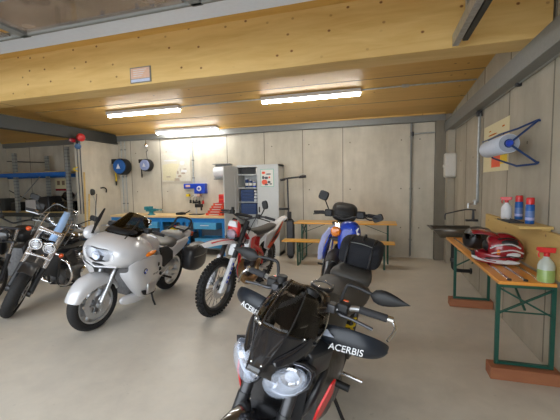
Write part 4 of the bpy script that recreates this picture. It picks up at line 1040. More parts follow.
# ------------------------------------------------------------------ silver touring bike
def touring_bike():
    L = 1.485; Rr = .30; rake = 27
    t = thing('motorcycle', (0, 0, 0), 'silver fully faired touring motorcycle with black hard panniers', 'motorcycle')
    X = steer(1.15, .9, rake, -9)
    wheel(t, 'front_wheel', L, Rr, .12, .215, 'cast5', X, rimmat='silver', disc=.16)
    wheel(t, 'rear_wheel', 0, .31, .17, .215, 'cast5', None, rimmat='silver', disc=.14, dsides=(1,))
    fork(t, L, Rr, rake, .85, .095, .02, .028, 'silver', 'silver', X, .62)
    # front mudguard: full wrap-around
    rws = []
    for k in range(13):
        a = R(16+k*11.5)
        w = .082+.028*math.sin(math.pi*k/12)
        rr = .322+.02*math.sin(math.pi*k/12)
        drop = .08+.05*math.sin(math.pi*min(1, k/10))
        rws.append([(L+(rr-d)*math.cos(a), y, Rr+(rr-d)*math.sin(a)) for y, d in ((-w, drop), (-w*.98, drop*.45), (-w*.72, .012), (0, -.004), (w*.72, .012), (w*.98, drop*.45), (w, drop))])
    G().grid(rws).obj('front_mudguard', 'bmw', t, X=X, solid=.006, sub=2)
    # upper fairing
    F = [
     (1.585, [(0, .775), (.09, .78), (.14, .83), (.12, .90), (0, .92)]),
     (1.56, [(0, .72), (.16, .73), (.235, .82), (.20, .94), (0, .975)]),
     (1.48, [(0, .69), (.23, .70), (.31, .82), (.27, .985), (0, 1.03)]),
     (1.36, [(0, .68), (.27, .68), (.35, .81), (.31, 1.01), (0, 1.075)]),
     (1.22, [(0, .66), (.28, .66), (.365, .80), (.32, 1.01), (0, 1.09)]),
     (1.08, [(0, .62), (.27, .62), (.36, .78), (.31, .99), (0, 1.06)]),
     (.96, [(0, .62), (.25, .60), (.335, .76), (.27, .96), (0, 1.02)]),
     (.82, [(0, .64), (.22, .60), (.28, .75), (.22, .91), (0, .97)])]
    F = [(x-.08*min(1, max(0, (x-.96)/.4)), p) for x, p in F]
    G().half(F).obj('upper_fairing', 'bmw', t, sub=2)
    # side panels wrapping the flanks
    for s in (1, -1):
        P = [(1.38, .76, .66, .22), (1.31, .80, .54, .265), (1.20, .82, .40, .285), (1.05, .82, .27, .275), (.90, .80, .22, .245), (.74, .76, .22, .20), (.64, .72, .32, .18)]
        rws = [[(x, s*(y+.065), zt), (x, s*(y+.085), (zt*.6+zb*.4)), (x-.01, s*(y+.065), zt*.25+zb*.75), (x-.02, s*(y+.01), zb), (x-.02, s*(y-.07), zb-.01)] for x, zt, zb, y in P]
        sp = G().grid(rws).obj('side_fairing', 'bmw', t, solid=.01, sub=2)
        # dark vent openings
        for (x, z, w, h) in ((.79, .64, .04, .05), (.74, .57, .035, .045), (.71, .50, .03, .04)):
            G().ell((x, s*.29, z), (w*.55, .02, h*.6), 10, 8).obj('vent', 'black', sp)
        G().rings([[(1.02+a, s*(.345+k), .40+b) for a, b in ((-.16, -.04), (.1, .0), (.06, -.06), (-.12, -.09))] for k in (-.03, -.002)]).obj('cylinder_cutout', 'black', sp)
        # roundel
        r_ = G().lathe([(.034, 0), (.034, .004)], (1.16, s*.368, .66), (.0, s, .06), 24).obj('roundel', 'black', sp)
        for q in range(4):
            a0 = q*math.pi/2
            G().rings([[(1.16+r0*math.cos(a0+a), s*(.373+k), .66+r0*math.sin(a0+a)) for r0, a in [(0, 0)]+[(.025, b*math.pi/12) for b in range(7)]] for k in (0, .002)]).obj('roundel_field', 'blue' if q % 2 else 'white', r_)
        mt = Matrix.Translation((.93, s*.338, .56)) @ Matrix.Rotation(R(180 if s > 0 else 0), 4, 'Z') @ Matrix.Rotation(R(90), 4, 'X')
        text_mesh('R 1150 RT', .035, 'model_lettering', 'darkmetal', sp, mt, .001, .2)
        G().ell((1.06, s*.348, .85), (.10, .025, .026), 16, 10, Matrix.Rotation(R(8), 3, 'Y')).obj('indicator', 'orange', t)
        # lower silver belly piece
        G().loft([(1.30, s*.16, .24, .34, .02, 3), (1.1, s*.2, .20, .33, .05, 3), (.8, s*.2, .2, .34, .05, 3), (.62, s*.18, .25, .34, .03, 3)], 14).obj('belly_fairing', 'bmw', t, sub=1)
        # boxer cylinder
        G().loft([(1.06, s*.27, .33, .49, .10, 4), (.90, s*.27, .33, .49, .10, 4)], 18).obj('cylinder_head', 'silver', t, bevel=.02)
    # headlight: wide wrap-around lamp
    rr = [(-.245, .045), (-.16, .070), (0, .072), (.16, .070), (.245, .045), (.22, .005), (.13, -.050), (0, -.068), (-.13, -.050), (-.22, .005)]
    hx = lambda a: 1.516-abs(a)**1.9*1.75
    h = G().rings([[(hx(a*sc)+dx, a*sc, .85+b*sc) for a, b in rr] for dx, sc in ((-.06, .9), (-.002, 1.06), (.010, 1.06), (.012, .96))]).obj('headlight', 'darkmetal', t)
    for a in (-.14, -.0, .14): G().ring([(.004, .0), (.045, .010), (.050, .010), (.012, -.006)], (hx(a)+.004, a, .85), 'X', 20).obj('reflector', 'reflector', h)
    G().rings([[(hx(a*sc)+dx, a*sc, .85+b*sc) for a, b in rr] for dx, sc in ((.012, 1.02), (.026, .95), (.034, .7), (.036, .35), (.036, .05))]).obj('lens', 'screen_clear', h)
    # dark intake slot and bar below
    G().rings([[(1.495-abs(a)*.45+dx, a, b) for a, b in ((-.19, .765), (0, .755), (.19, .765), (.15, .705), (0, .70), (-.15, .705))] for dx in (-.06, .02)]).obj('nose_intake', 'black', t, bevel=.006)
    G().rings([[(1.51-abs(a)*.45+dx, a, b) for a, b in ((-.20, .745), (0, .735), (.20, .745), (.19, .73), (0, .72), (-.19, .73))] for dx in (-.03, .022)]).obj('nose_bar', 'bmw', t)
    # windscreen: short, dark
    rws = []
    for k in range(9):
        v = k/8
        rws.append([(1.30-.30*v-(.12+.04*v)*abs(u)**2, u*(.22-.05*v+.03*math.sin(v*3)), 1.055+.19*v+.03*(1-u*u)*v-.03*abs(u)-.03*abs(u)**3*v) for u in (-1, -.8, -.5, -.2, .2, .5, .8, 1)])
    G().grid(rws).obj('windscreen', 'screen_dark', t, solid=.004, sub=1)
    G().ell((1.12, 0, 1.06), (.16, .2, .06), 18, 10).obj('dashboard', 'black', t)
    for y in (-.08, .08): G().lathe([(.05, 0), (.05, .02)], (1.06, y, 1.10), (-.5, 0, 1), 20).obj('dial', 'darkglass', t)
    # tall thin strips beside the screen
    G().tube([(1.36, -.22, 1.02), (1.22, -.27, 1.16), (1.12, -.29, 1.27)], [.012, .022, .01], 8, 3, flat=.4).obj('wind_deflector', 'black', t)
    G().tube([(1.36, .20, 1.04), (1.2, .20, 1.16), (1.12, .19, 1.22)], [.008, .014, .012], 8, 3, flat=.5).obj('wind_deflector', 'black', t)
    G().cyl((1.3, -.25, 1.0), (1.12, -.42, 1.42), .004, n=6).obj('aerial', 'darkmetal', t)
    # mirrors integrated in fairing sides (bulges)
    G().ell((1.20, -.37, .98), (.11, .07, .085), 16, 10).obj('mirror_housing', 'bmw', t)
    # handlebar
    for s in (1, -1):
        b = G().tube([(1.08, s*.12, 1.06), (1.02, s*.25, 1.08), (.94, s*.34, 1.06)], .014, 10, 4).obj('handlebar', 'black', t)
        G().cyl((.98, s*.30, 1.075), (.90, s*.39, 1.045), .019, n=12).obj('grip', 'grip', b)
        G().bx(.98, 1.06, s*.24-.04, s*.24+.04, 1.06, 1.12).obj('switch_housing', 'black', t, bevel=.012)
        levers(t, 1.0, 1.07, .25, .38, s, None, 0, 'silver')
    # tank/seat
    G().loft([(.98, 0, .7, 1.03, .17, 2.6), (.80, 0, .66, 1.04, .20, 2.6), (.62, 0, .64, .97, .17, 2.6), (.5, 0, .64, .86, .13, 2.5)], 22).obj('fuel_tank', 'bmw', t, sub=1)
    G().loft([(.64, 0, .72, .85, .11, 3), (.50, 0, .70, .835, .16, 3), (.34, 0, .70, .82, .19, 3), (.22, 0, .72, .84, .19, 3), (.16, 0, .74, .88, .18, 3)], 22).obj('rider_seat', 'bmwseat', t, sub=1)
    G().loft([(.18, 0, .78, .91, .17, 3), (.0, 0, .78, .905, .17, 3), (-.16, 0, .80, .90, .14, 3)], 22).obj('pillion_seat', mat('pale_grey_seat', (.30, .30, .29), .5), t, sub=1)
    for s in (1, -1):
        G().rings([[(x, s*(.17+k), z) for x, z in ((.60, .82), (.30, .74), (.18, .80), (-.10, .83), (-.16, .78), (-.02, .68), (.25, .58), (.62, .62))] for k in (-.03, .02)]).obj('side_cover', 'bmw', t, bevel=.015)
        G().rings([[(x, s*(.185+k), z) for x, z in ((.62, .80), (.46, .80), (.30, .70), (.28, .58), (.48, .50), (.58, .6))] for k in (-.02, .02)]).obj('knee_panel', 'leather', t, bevel=.015)
        G().rings([[(x, s*(.15+k), z) for x, z in ((.5, .5), (.2, .56), (.14, .5), (.3, .32), (.42, .34))] for k in (0, .02)]).obj('foot_plate', 'silver', t, bevel=.004)
        # panniers
        p = G().half([(0, [(0, 0)])]) if False else G()
        secs = [(x+.14, c, a, b, w, q) for x, c, a, b, w, q in [(-.56, 0, .43, .70, .06, 4), (-.52, 0, .36, .745, .105, 4), (-.30, 0, .33, .76, .125, 4), (-.08, 0, .37, .745, .115, 4), (-.02, 0, .44, .69, .07, 4)]]
        p.loft([(x, s*.315, a, b, w, q) for x, _, a, b, w, q in secs], 24)
        p = p.obj('pannier', 'blackmatte', t, sub=1)
        G().tube([(-.39, s*.415, .60), (-.16, s*.447, .60), (.07, s*.425, .60)], .006, 8, 4).obj('pannier_seam', 'steel_grey', p)
        G().bx(-.22, -.10, s*.385-.02, s*.385+.035, .70, .76).obj('pannier_latch', 'steel_grey', p, bevel=.01)
    # rack and grab rail
    G().tube([(-.05, .12, .90), (-.2, .13, .96), (-.27, .12, 1.05), (-.29, 0, 1.07), (-.27, -.12, 1.05), (-.2, -.13, .96), (-.05, -.12, .90)], .014, 10, 4).obj('grab_rail', 'black', t)
    G().bx(-.38, -.14, -.10, .10, .90, .92).obj('luggage_rack', 'black', t, bevel=.006)
    G().loft([(-.1, 0, .72, .88, .13, 3), (-.38, 0, .76, .88, .10, 3), (-.45, 0, .78, .86, .06, 3)], 18).obj('tail_fairing', 'bmw', t, sub=1)
    G().bx(-.47, -.43, -.09, .09, .77, .84).obj('tail_light', 'redlens', t, bevel=.01)
    # engine block, exhaust, stand, rear guard
    G().loft([(1.05, 0, .26, .60, .14, 4), (.7, 0, .2, .66, .18, 4), (.42, 0, .25, .6, .13, 4)], 18).obj('engine', 'engine', t)
    G().tube([(.9, -.12, .25), (.5, -.14, .22), (.1, -.2, .30), (-.35, -.22, .36)], [.025, .03, .055, .05], 14, 5).obj('exhaust', 'chrome', t)
    G().tube([(.35, .14, .40), (.0, .11, .31)], [.05, .04], 12).obj('swingarm', 'silver', t)
    g = G(); rws = []
    for k in range(9):
        a = R(40+k*15); rws.append([(.35*math.cos(a), y, .31+.35*math.sin(a)) for y in (-.1, -.06, .06, .1)])
    g.grid(rws).obj('rear_mudguard', 'black', t, solid=.006)
    G().tube([(.62, .12, .22), (.66, .20, .1), (.68, .27, .02)], .013, 8).bx(.63, .73, .25, .29, .0, .015).obj('side_stand', 'black', t)
    for s in (1, -1):
        G().cyl((.42, s*.16, .36), (.42, s*.29, .36), .014, n=10).obj('footpeg', 'black', t)
        G().tube([(.30, s*.18, .46), (.6, s*.2, .38), (.65, s*.22, .36)], .012, 8).obj('foot_lever', 'silver', t)
    return t, L
rt, L2 = touring_bike(); place(rt, (-3.04, 2.88), -87, L2, 10.5)

# ------------------------------------------------------------------ red and white enduro
def enduro():
    L = 1.48; Rr = .345; rake = 27
    t = thing('motorcycle', (0, 0, 0), 'red and white enduro motorcycle with knobbly tyres in the middle of the garage', 'motorcycle')
    X = steer(1.08, 1.0, rake, -9)
    wheel(t, 'front_wheel', L, Rr, .085, .272, 'wire', X, True, 'darkmetal', .13, (1,), .03)
    wheel(t, 'rear_wheel', 0, .335, .12, .245, 'wire', None, True, 'darkmetal', .11, (-1,), .035)
    d = V((-math.sin(R(rake)), 0, math.cos(R(rake))))
    for s in (1, -1):
        a = V((L, s*.095, Rr)); o = V((.02, 0, 0))
        lo = G().cyl(a, a+o+d*.42, .026, n=14).obj('fork_leg', 'silver', t, X=X)
        G().cyl(a+o+d*.36, a+o+d*.88, .031, n=14).obj('stanchion', 'blackmatte', lo, X=X)
        gp = a+V((.02, 0, 0))
        G().rings([[gp+d*u+V((w_+.025, s*yy, 0)) for w_, yy in ((.022, -.022), (.028, 0), (.022, .024), (-.02, .03), (-.02, .022), (.012, .012))] for u in (-.03, .12, .28, .40)]).obj('fork_guard', 'white', t, X=X, bevel=.003)
        mt = Matrix.Translation(gp+d*.2+V((.022, s*.03, 0))) @ Matrix.Rotation(R(rake), 4, 'Y').inverted() @ Matrix.Rotation(R(90), 4, 'Z') @ Matrix.Rotation(R(90), 4, 'X')
        for k in range(5): G().box(gp+d*(.1+.055*k)+V((.015, s*.032, 0)), (.028, .003, .034), Matrix.Rotation(-R(rake), 3, 'Y')).obj('guard_print', 'blue', t, X=X)
    clamp(t, L, Rr, rake, (.86, 1.06), .10, X, 'darkmetal')
    # fender, long and pointed
    rws = []
    for k in range(11):
        v = k/10; x = 1.02+.82*v; z = .86+.06*math.sin(v*2.6)+.02*v*v; w = .075+.035*math.sin(v*3)-.03*v*v
        w = max(w, .035)
        rws.append([(x, u*w, z-(.03+.02*(1-v))*abs(u)**2) for u in (-1, -.8, -.4, 0, .4, .8, 1)])
    f = G().grid(rws).obj('front_fender', 'white', t, X=X, solid=.004, sub=1)
    for s in (1, -1):
        G().grid([[(1.225+.49*v, s*(.03+q), .86+.06*math.sin((.25+.6*v)*2.6)+.02*(.25+.6*v)**2+.005-(.04)*((.03+q)/.09)**2) for q in (0, .018)] for v in (0, .25, .5, .75, 1)]).obj('fender_stripe', 'red', f, X=X, solid=.003)
    # headlight mask
    m = G().rings([[(1.20+dx, a*sc, 1.0+b*sc) for a, b in ((-.10, -.02), (-.11, .08), (-.07, .15), (0, .165), (.07, .15), (.11, .08), (.10, -.02), (.06, -.10), (0, -.12), (-.06, -.10))] for dx, sc in ((0, .92), (.05, .88), (.085, .60))]).obj('headlight_mask', 'red', t, X=X, sub=1)
    lamp = G().lathe([(.066, -.03), (.066, .01), (.048, .025), (.02, .03)], (1.285, 0, .965), (1, 0, -.05), 22).obj('headlight', 'glass_milky', t, X=X)
    G().rings([[(1.245+dx+(.04 if 0 else 0), a, b) for a, b in ((-.07, 1.06), (.07, 1.06), (.045, 1.13), (-.045, 1.13))] for dx in (0, .045)]).obj('mask_stripe', 'white', m, X=X, bevel=.004)
    G().rings([[(1.20+dx, a, b) for a, b in ((-.095, .93), (.095, .93), (.06, .875), (-.06, .875))] for dx in (0, .09)]).obj('mask_lower', 'black', m, X=X, bevel=.008)
    # handlebar
    hb = G().tube([(.97, .40, 1.185), (1.0, .26, 1.20), (1.05, .12, 1.165), (1.055, 0, 1.13), (1.05, -.12, 1.165), (1.0, -.26, 1.20), (.97, -.40, 1.185)], .0125, 10, 5).obj('handlebar', 'darkmetal', t, X=X)
    G().tube([(1.05, -.12, 1.18), (1.055, 0, 1.19), (1.05, .12, 1.18)], .02, 8, 3).obj('bar_pad', 'black', t, X=X)
    for s in (1, -1):
        G().cyl((.99, s*.28, 1.198), (.97, s*.41, 1.183), .017, n=12).obj('grip', 'grip', hb, X=X)
        levers(t, .99, 1.19, .18, .38, s, X, 0, 'black')
        G().bx(1.0, 1.05, s*.2-.03, s*.2+.03, 1.18, 1.225).obj('switch_housing', 'black', t, X=X, bevel=.008)
    mirror_part(t, [(1.0, .22, 1.2), (.98, .24, 1.27), (.97, .25, 1.31)], (.97, .25, 1.35), (.02, .04, .055), X, Matrix.Rotation(R(20), 3, 'X'))
    G().cyl((1.02, -.2, 1.22), (1.02, -.2, 1.26), .02, n=12).obj('brake_reservoir', 'black', t, X=X)
    for s in (1, -1):
        # radiator shroud white/red
        G().rings([[(x, s*(y+k), z) for x, y, z in ((1.14, .15, .92), (1.16, .17, .78), (1.05, .17, .66), (.93, .14, .66), (.80, .11, .84), (.70, .10, .93), (.95, .12, .97))] for k in (-.02, .005)]).obj('radiator_shroud', 'white', t, sub=1)
        G().rings([[(x, s*(y+k), z) for x, y, z in ((1.08, .16, .93), (1.04, .165, .70), (.97, .155, .68), (.93, .145, .80), (.86, .125, .92))] for k in (0, .012)]).obj('shroud_graphic', 'red', t, bevel=.004)
        # side/rear panels
        G().rings([[(x, s*(y+k), z) for x, y, z in ((.42, .11, .86), (.05, .12, .90), (-.42, .06, 1.0), (-.44, .05, .96), (-.05, .12, .72), (.26, .13, .60), (.42, .12, .66))] for k in (-.02, .005)]).obj('side_panel', 'white', t, bevel=.008)
        G().rings([[(x, s*(y+k), z) for x, y, z in ((.34, .125, .66), (.26, .135, .63), (-.06, .125, .76), (-.38, .065, .965), (-.1, .115, .86))] for k in (.0, .012)]).obj('panel_graphic', 'redkit', t, bevel=.003)
        G().rings([[(x, s*(y+k), z) for x, y, z in ((.12, .13, .80), (.22, .13, .72), (.0, .128, .78), (-.12, .12, .84))] for k in (.010, .016)]).obj('panel_stripe', 'black', t)
        g = G().tube([(1.05, s*.05, .95), (.85, s*.10, .78), (.50, s*.11, .62), (.38, s*.09, .42)], .024, 10, 4).obj('frame_rail', 'red', t)
        G().cyl((.45, s*.12, .38), (.45, s*.22, .38), .016, n=10).obj('footpeg', 'silver', t)
        G().bx(1.0, 1.03, s*.06, s*.15, .62, .88).obj('radiator', 'silver', t)
    G().tube([(1.05, 0, .95), (1.0, 0, .65), (.9, 0, .32), (.5, 0, .27)], .022, 10, 4).obj('down_tube', 'red', t)
    G().loft([(1.0, 0, .80, .94, .06, 2.6), (.86, 0, .74, .965, .09, 2.6), (.68, 0, .74, .94, .085, 2.6)], 18).obj('fuel_tank', 'white', t, sub=1)
    G().lathe([(.03, 0), (.03, .025)], (.84, 0, .965), 'Z', 16).obj('tank_cap', 'black', t)
    G().loft([(.82, 0, .90, .975, .05, 3), (.66, 0, .86, .955, .08, 3), (.4, 0, .85, .94, .085, 3), (.1, 0, .86, .95, .085, 3), (-.15, 0, .90, .965, .07, 3)], 20).obj('seat', 'seatgrey', t, sub=1)
    rws = []
    for k in range(7):
        v = k/6; x = -.05-.62*v; rws.append([(x, u*(.085-.02*v), .93+.09*v-.03*abs(u)**2) for u in (-1, -.5, 0, .5, 1)])
    G().grid(rws).obj('rear_fender', 'white', t, solid=.005, sub=1)
    G().bx(-.68, -.60, -.05, .05, .92, .99).obj('tail_light', 'black', t, bevel=.01)
    g = G().loft([(.88, 0, .28, .5, .09, 3), (.7, 0, .26, .56, .11, 3), (.5, 0, .3, .5, .10, 3)], 16)
    g.loft([(.82, 0, .5, .72, .06, 3), (.68, 0, .5, .72, .06, 3)], 16)
    for k in range(6): g.bx(.66, .86, -.085, .085, .53+k*.03, .538+k*.03)
    for s in (1, -1): g.lathe([(.075, 0), (.085, .02), (.06, .035)], (.68, s*.09, .40), 'Y', 20)
    g.obj('engine', 'engine', t)
    G().tube([(.84, 0, .60), (.98, .03, .52), (1.02, .10, .38), (.88, .14, .30), (.72, .15, .34), (.68, .14, .46), (.55, .12, .56), (.3, -.0, .62)], [.026, .035, .055, .058, .05, .035, .028, .025], 16, 5).obj('expansion_pipe', 'bronze', t)
    G().cyl((.22, -.13, .68), (-.30, -.16, .78), .04, n=14).obj('silencer', 'silver', t)
    g = G().bx(.0, .45, .07, .10, .30, .37).bx(.0, .45, -.10, -.07, .30, .37); g.obj('swingarm', 'silver', t, bevel=.01)
    G().cyl((.40, 0, .42), (.46, 0, .80), .035, n=12).obj('shock', 'red', t)
    G().tube([(.45, .10, .32), (.40, .24, .14), (.38, .30, .02)], .012, 8).bx(.35, .42, .28, .33, .0, .015).obj('side_stand', 'silver', t)
    G().tube([(1.3, .10, .45), (1.2, .12, .8), (1.1, .15, 1.05), (1.05, .18, 1.17)], .005, 6, 4).obj('brake_hose', 'black', t, X=X)
    G().bx(1.40, 1.46, .05, .09, .38, .46).obj('brake_caliper', 'darkmetal', t, X=X, bevel=.008)
    return t, L
en, L3 = enduro(); place(en, (-1.925, 3.60), -93, L3, 11.5)

# ------------------------------------------------------------------ cruiser with windscreen
def cruiser(label, chrome='chrome', screen=True, steerang=36, lamps=True):
    L = 1.62; Rr = .335; rake = 31
    t = thing('motorcycle', (0, 0, 0), label, 'motorcycle')
    X = steer(1.12, .95, rake, steerang)
    wheel(t, 'front_wheel', L, Rr, .13, .235, 'cast5', X, rimmat='darkmetal', disc=.145)
    wheel(t, 'rear_wheel', 0, .33, .18, .21, 'cast5', None, rimmat='darkmetal', disc=.14, dsides=(1,))
    fork(t, L, Rr, rake, 1.0, .115, .026, .034, chrome, 'blackmatte', X, .42)
    clamp(t, L, Rr, rake, (.72, 1.0), .11, X, chrome)
    d = V((-math.sin(R(rake)), 0, math.cos(R(rake))))
    rws = []
    for k in range(10):
        a = R(62+k*8); rws.append([(L+.37*math.cos(a), y, Rr+(.37-abs(y)*.4)*math.sin(a)) for y in (-.085, -.06, 0, .06, .085)])
    G().grid(rws).obj('front_mudguard', 'blackmatte', t, X=X, solid=.005, sub=1)
    if lamps:
        for s in (1, -1):
            h = G().lathe([(.03, -.10), (.062, -.06), (.072, 0), (.072, .01)], (1.40, s*.078, .87), (1, 0, 0), 26).obj('headlight', chrome, t, X=X)
            for a, b, mm in ((.070, .060, chrome), (.044, .036, chrome)):
                G().ring([(b, .008), (a, .008), (a, .02), (b, .02)], (1.40, s*.078, .87), 'X', 26).obj('lamp_ring', mm, h, X=X)
            G().lathe([(.061, .010), (.05, .02), (.02, .026)], (1.40, s*.078, .87), 'X', 26).obj('lens', 'screen_clear', h, X=X)
            G().lathe([(.060, .0), (.060, .006)], (1.40, s*.078, .87), 'X', 26).obj('lamp_back', 'darkmetal', h, X=X)
    else:
        h = G().lathe([(.05, -.13), (.085, -.06), (.095, 0), (.08, .02), (.03, .035)], (1.36, 0, .88), 'X', 26).obj('headlight', 'chrome', t, X=X)
    # windscreen on chrome uprights
    if screen:
        def scr(u, v):
            w = .19+.04*math.sin(min(1, v*1.2)*math.pi*.6)-.07*v**3
            return V((1.33-.36*v-.07*u*u, u*w, .83+.47*v))
        us = [-1, -.75, -.5, -.25, 0, .25, .5, .75, 1]
        ws = G().grid([[scr(u, .12+.88*k/8) for u in us] for k in range(9)]).obj('windscreen', 'screen_clear', t, X=X, solid=.004)
        G().grid([[scr(u, .18+.74*k/6)+V((.005, 0, .004)) for u in (.05, .25, .48)] for k in range(7)]).obj('film_strip', 'screen_blue', ws, X=X, solid=.002)
        for s in (1, -1):
            G().tube([(1.47, s*.135, .60), (1.30, s*.145, .86), scr(s*.72, .55)+V((.008, 0, 0)), scr(s*.72, .75)+V((.008, 0, 0))], .011, 10, 3).obj('screen_strut', chrome, t, X=X)
        for v, yy in ((.10, .72), (.40, .74)):
            G().tube([scr(-yy, v)+V((.012, 0, 0)), scr(0, v)+V((.018, 0, 0)), scr(yy, v)+V((.012, 0, 0))], .010, 10, 3).obj('screen_bar', chrome, t, X=X)
        for s in (1, -1): G().tube([scr(s, .12), scr(s, .4), scr(s, .7), scr(s*.8, 1.), scr(0, 1.0)], .003, 6, 3).obj('screen_trim', 'galv', ws, X=X)
    # bars
    hb = G().tube([(.88, .42, 1.08), (.94, .30, 1.12), (1.05, .14, 1.12), (1.09, 0, 1.07), (1.05, -.14, 1.12), (.94, -.30, 1.12), (.88, -.42, 1.08)], .0125, 10, 5).obj('handlebar', chrome, t, X=X)
    for s in (1, -1):
        G().cyl((.93, s*.31, 1.115), (.88, s*.43, 1.078), .019, n=12).obj('grip', 'grip', hb, X=X)
        levers(t, .95, 1.12, .22, .40, s, X)
        G().bx(.93, 1.0, s*.24-.03, s*.24+.03, 1.09, 1.14).obj('switch_housing', 'black', t, X=X, bevel=.01)
        mirror_part(t, [(.97, s*.22, 1.13), (.96, s*.30, 1.22), (.95, s*.36, 1.27)], (.95, s*.38, 1.30), (.02, .06, .04), X, None, 'black')
        if s > 0:
            G().cyl((1.30, s*.12, .78), (1.30, s*.20, .78), .008, n=8).obj('indicator_stalk', chrome, t, X=X)
            G().ell((1.30, s*.225, .78), (.03, .03, .03), 14, 10).obj('indicator', 'redlens', t, X=X)
    # tank seat
    G().loft([(1.08, 0, .74, .84, .07, 2.5), (.98, 0, .70, .93, .14, 2.5), (.80, 0, .68, .96, .175, 2.5), (.60, 0, .68, .90, .14, 2.5), (.46, 0, .68, .80, .09, 2.5)], 22).obj('fuel_tank', 'blackgloss', t, sub=1)
    G().lathe([(.03, 0), (.035, .015), (.02, .02)], (.80, 0, .955), 'Z', 18).obj('tank_cap', chrome, t)
    G().loft([(.56, 0, .66, .74, .10, 3), (.35, 0, .64, .73, .17, 3), (.15, 0, .66, .78, .17, 3), (-.15, 0, .72, .80, .13, 3)], 20).obj('seat', 'leather', t, sub=1)
    rws = []
    for k in range(10):
        a = R(10+k*16); rws.append([(.38*math.cos(a), y, .33+(.38-abs(y)*.3)*math.sin(a)) for y in (-.11, -.08, 0, .08, .11)])
    G().grid(rws).obj('rear_mudguard', 'blackgloss', t, solid=.006, sub=1)
    # V-twin
    g = G().loft([(.95, 0, .2, .44, .13, 4), (.7, 0, .18, .46, .15, 4), (.42, 0, .2, .42, .13, 4)], 18)
    for ang, bx_ in ((-24, .76), (24, .62)):
        rot = Matrix.Rotation(R(-ang), 3, 'Y')
        for k in range(9): g.box(V((bx_, 0, .42))+rot @ V((0, 0, .02+k*.026)), (.17, .17, .012), rot)
        g.box(V((bx_, 0, .42))+rot @ V((0, 0, .26)), (.14, .15, .06), rot)
    for s in (1, -1): g.lathe([(.10, 0), (.11, .02), (.08, .035)], (.62, s*.13, .33), 'Y', 22)
    g.obj('engine', 'engine', t)
    for s in (1, -1):
        ch = G().lathe([(.11, 0), (.09, .02), (.02, .028)], (.62, s*.168, .33), (0, s, 0), 22).obj('engine_cover', chrome, t)
        G().ell((.70, s*.16, .62), (.09, .035, .07), 16, 10).obj('air_box', chrome, t)
        G().cyl((.95, s*.15, .30), (.95, s*.32, .28), .018, n=10).obj('footpeg', 'black', t)
        G().tube([(1.12, 0, .80), (1.06, s*.05, .5), (.98, s*.08, .2), (.5, s*.09, .17), (.2, s*.1, .3)], .018, 8, 4).obj('frame_tube', 'blackmatte', t)
    # engine guard bar
    G().tube([(1.06, .05, .62), (1.06, .22, .58), (1.05, .30, .42), (1.02, .22, .26), (1.0, .06, .22)], .016, 10, 5).obj('crash_bar', chrome, t)
    G().tube([(1.06, -.05, .62), (1.06, -.22, .58), (1.05, -.30, .42), (1.02, -.22, .26), (1.0, -.06, .22)], .016, 10, 5).obj('crash_bar', chrome, t)
    G().tube([(.8, -.14, .40), (.9, -.2, .25), (.5, -.22, .2), (-.25, -.22, .24)], [.022, .024, .035, .045], 12, 5).obj('exhaust', chrome, t)
    G().bx(1.06, 1.10, -.12, .12, .36, .66).obj('radiator', 'blackmatte', t)
    for s in (1, -1): G().loft([(.1, s*.24, .4, .68, .07, 4), (-.15, s*.25, .36, .70, .085, 4), (-.36, s*.24, .42, .68, .07, 4)], 18).obj('saddlebag', 'leather', t, sub=1)
    G().tube([(.6, .1, .2), (.62, .2, .1), (.62, .26, .02)], .012, 8).bx(.58, .66, .24, .28, .0, .015).obj('side_stand', 'black', t)
    return t, L
cr, L4 = cruiser('chrome and black cruiser with twin round headlights and a clear windscreen')
place(cr, (-4.35, 2.96), -84, L4, 10)

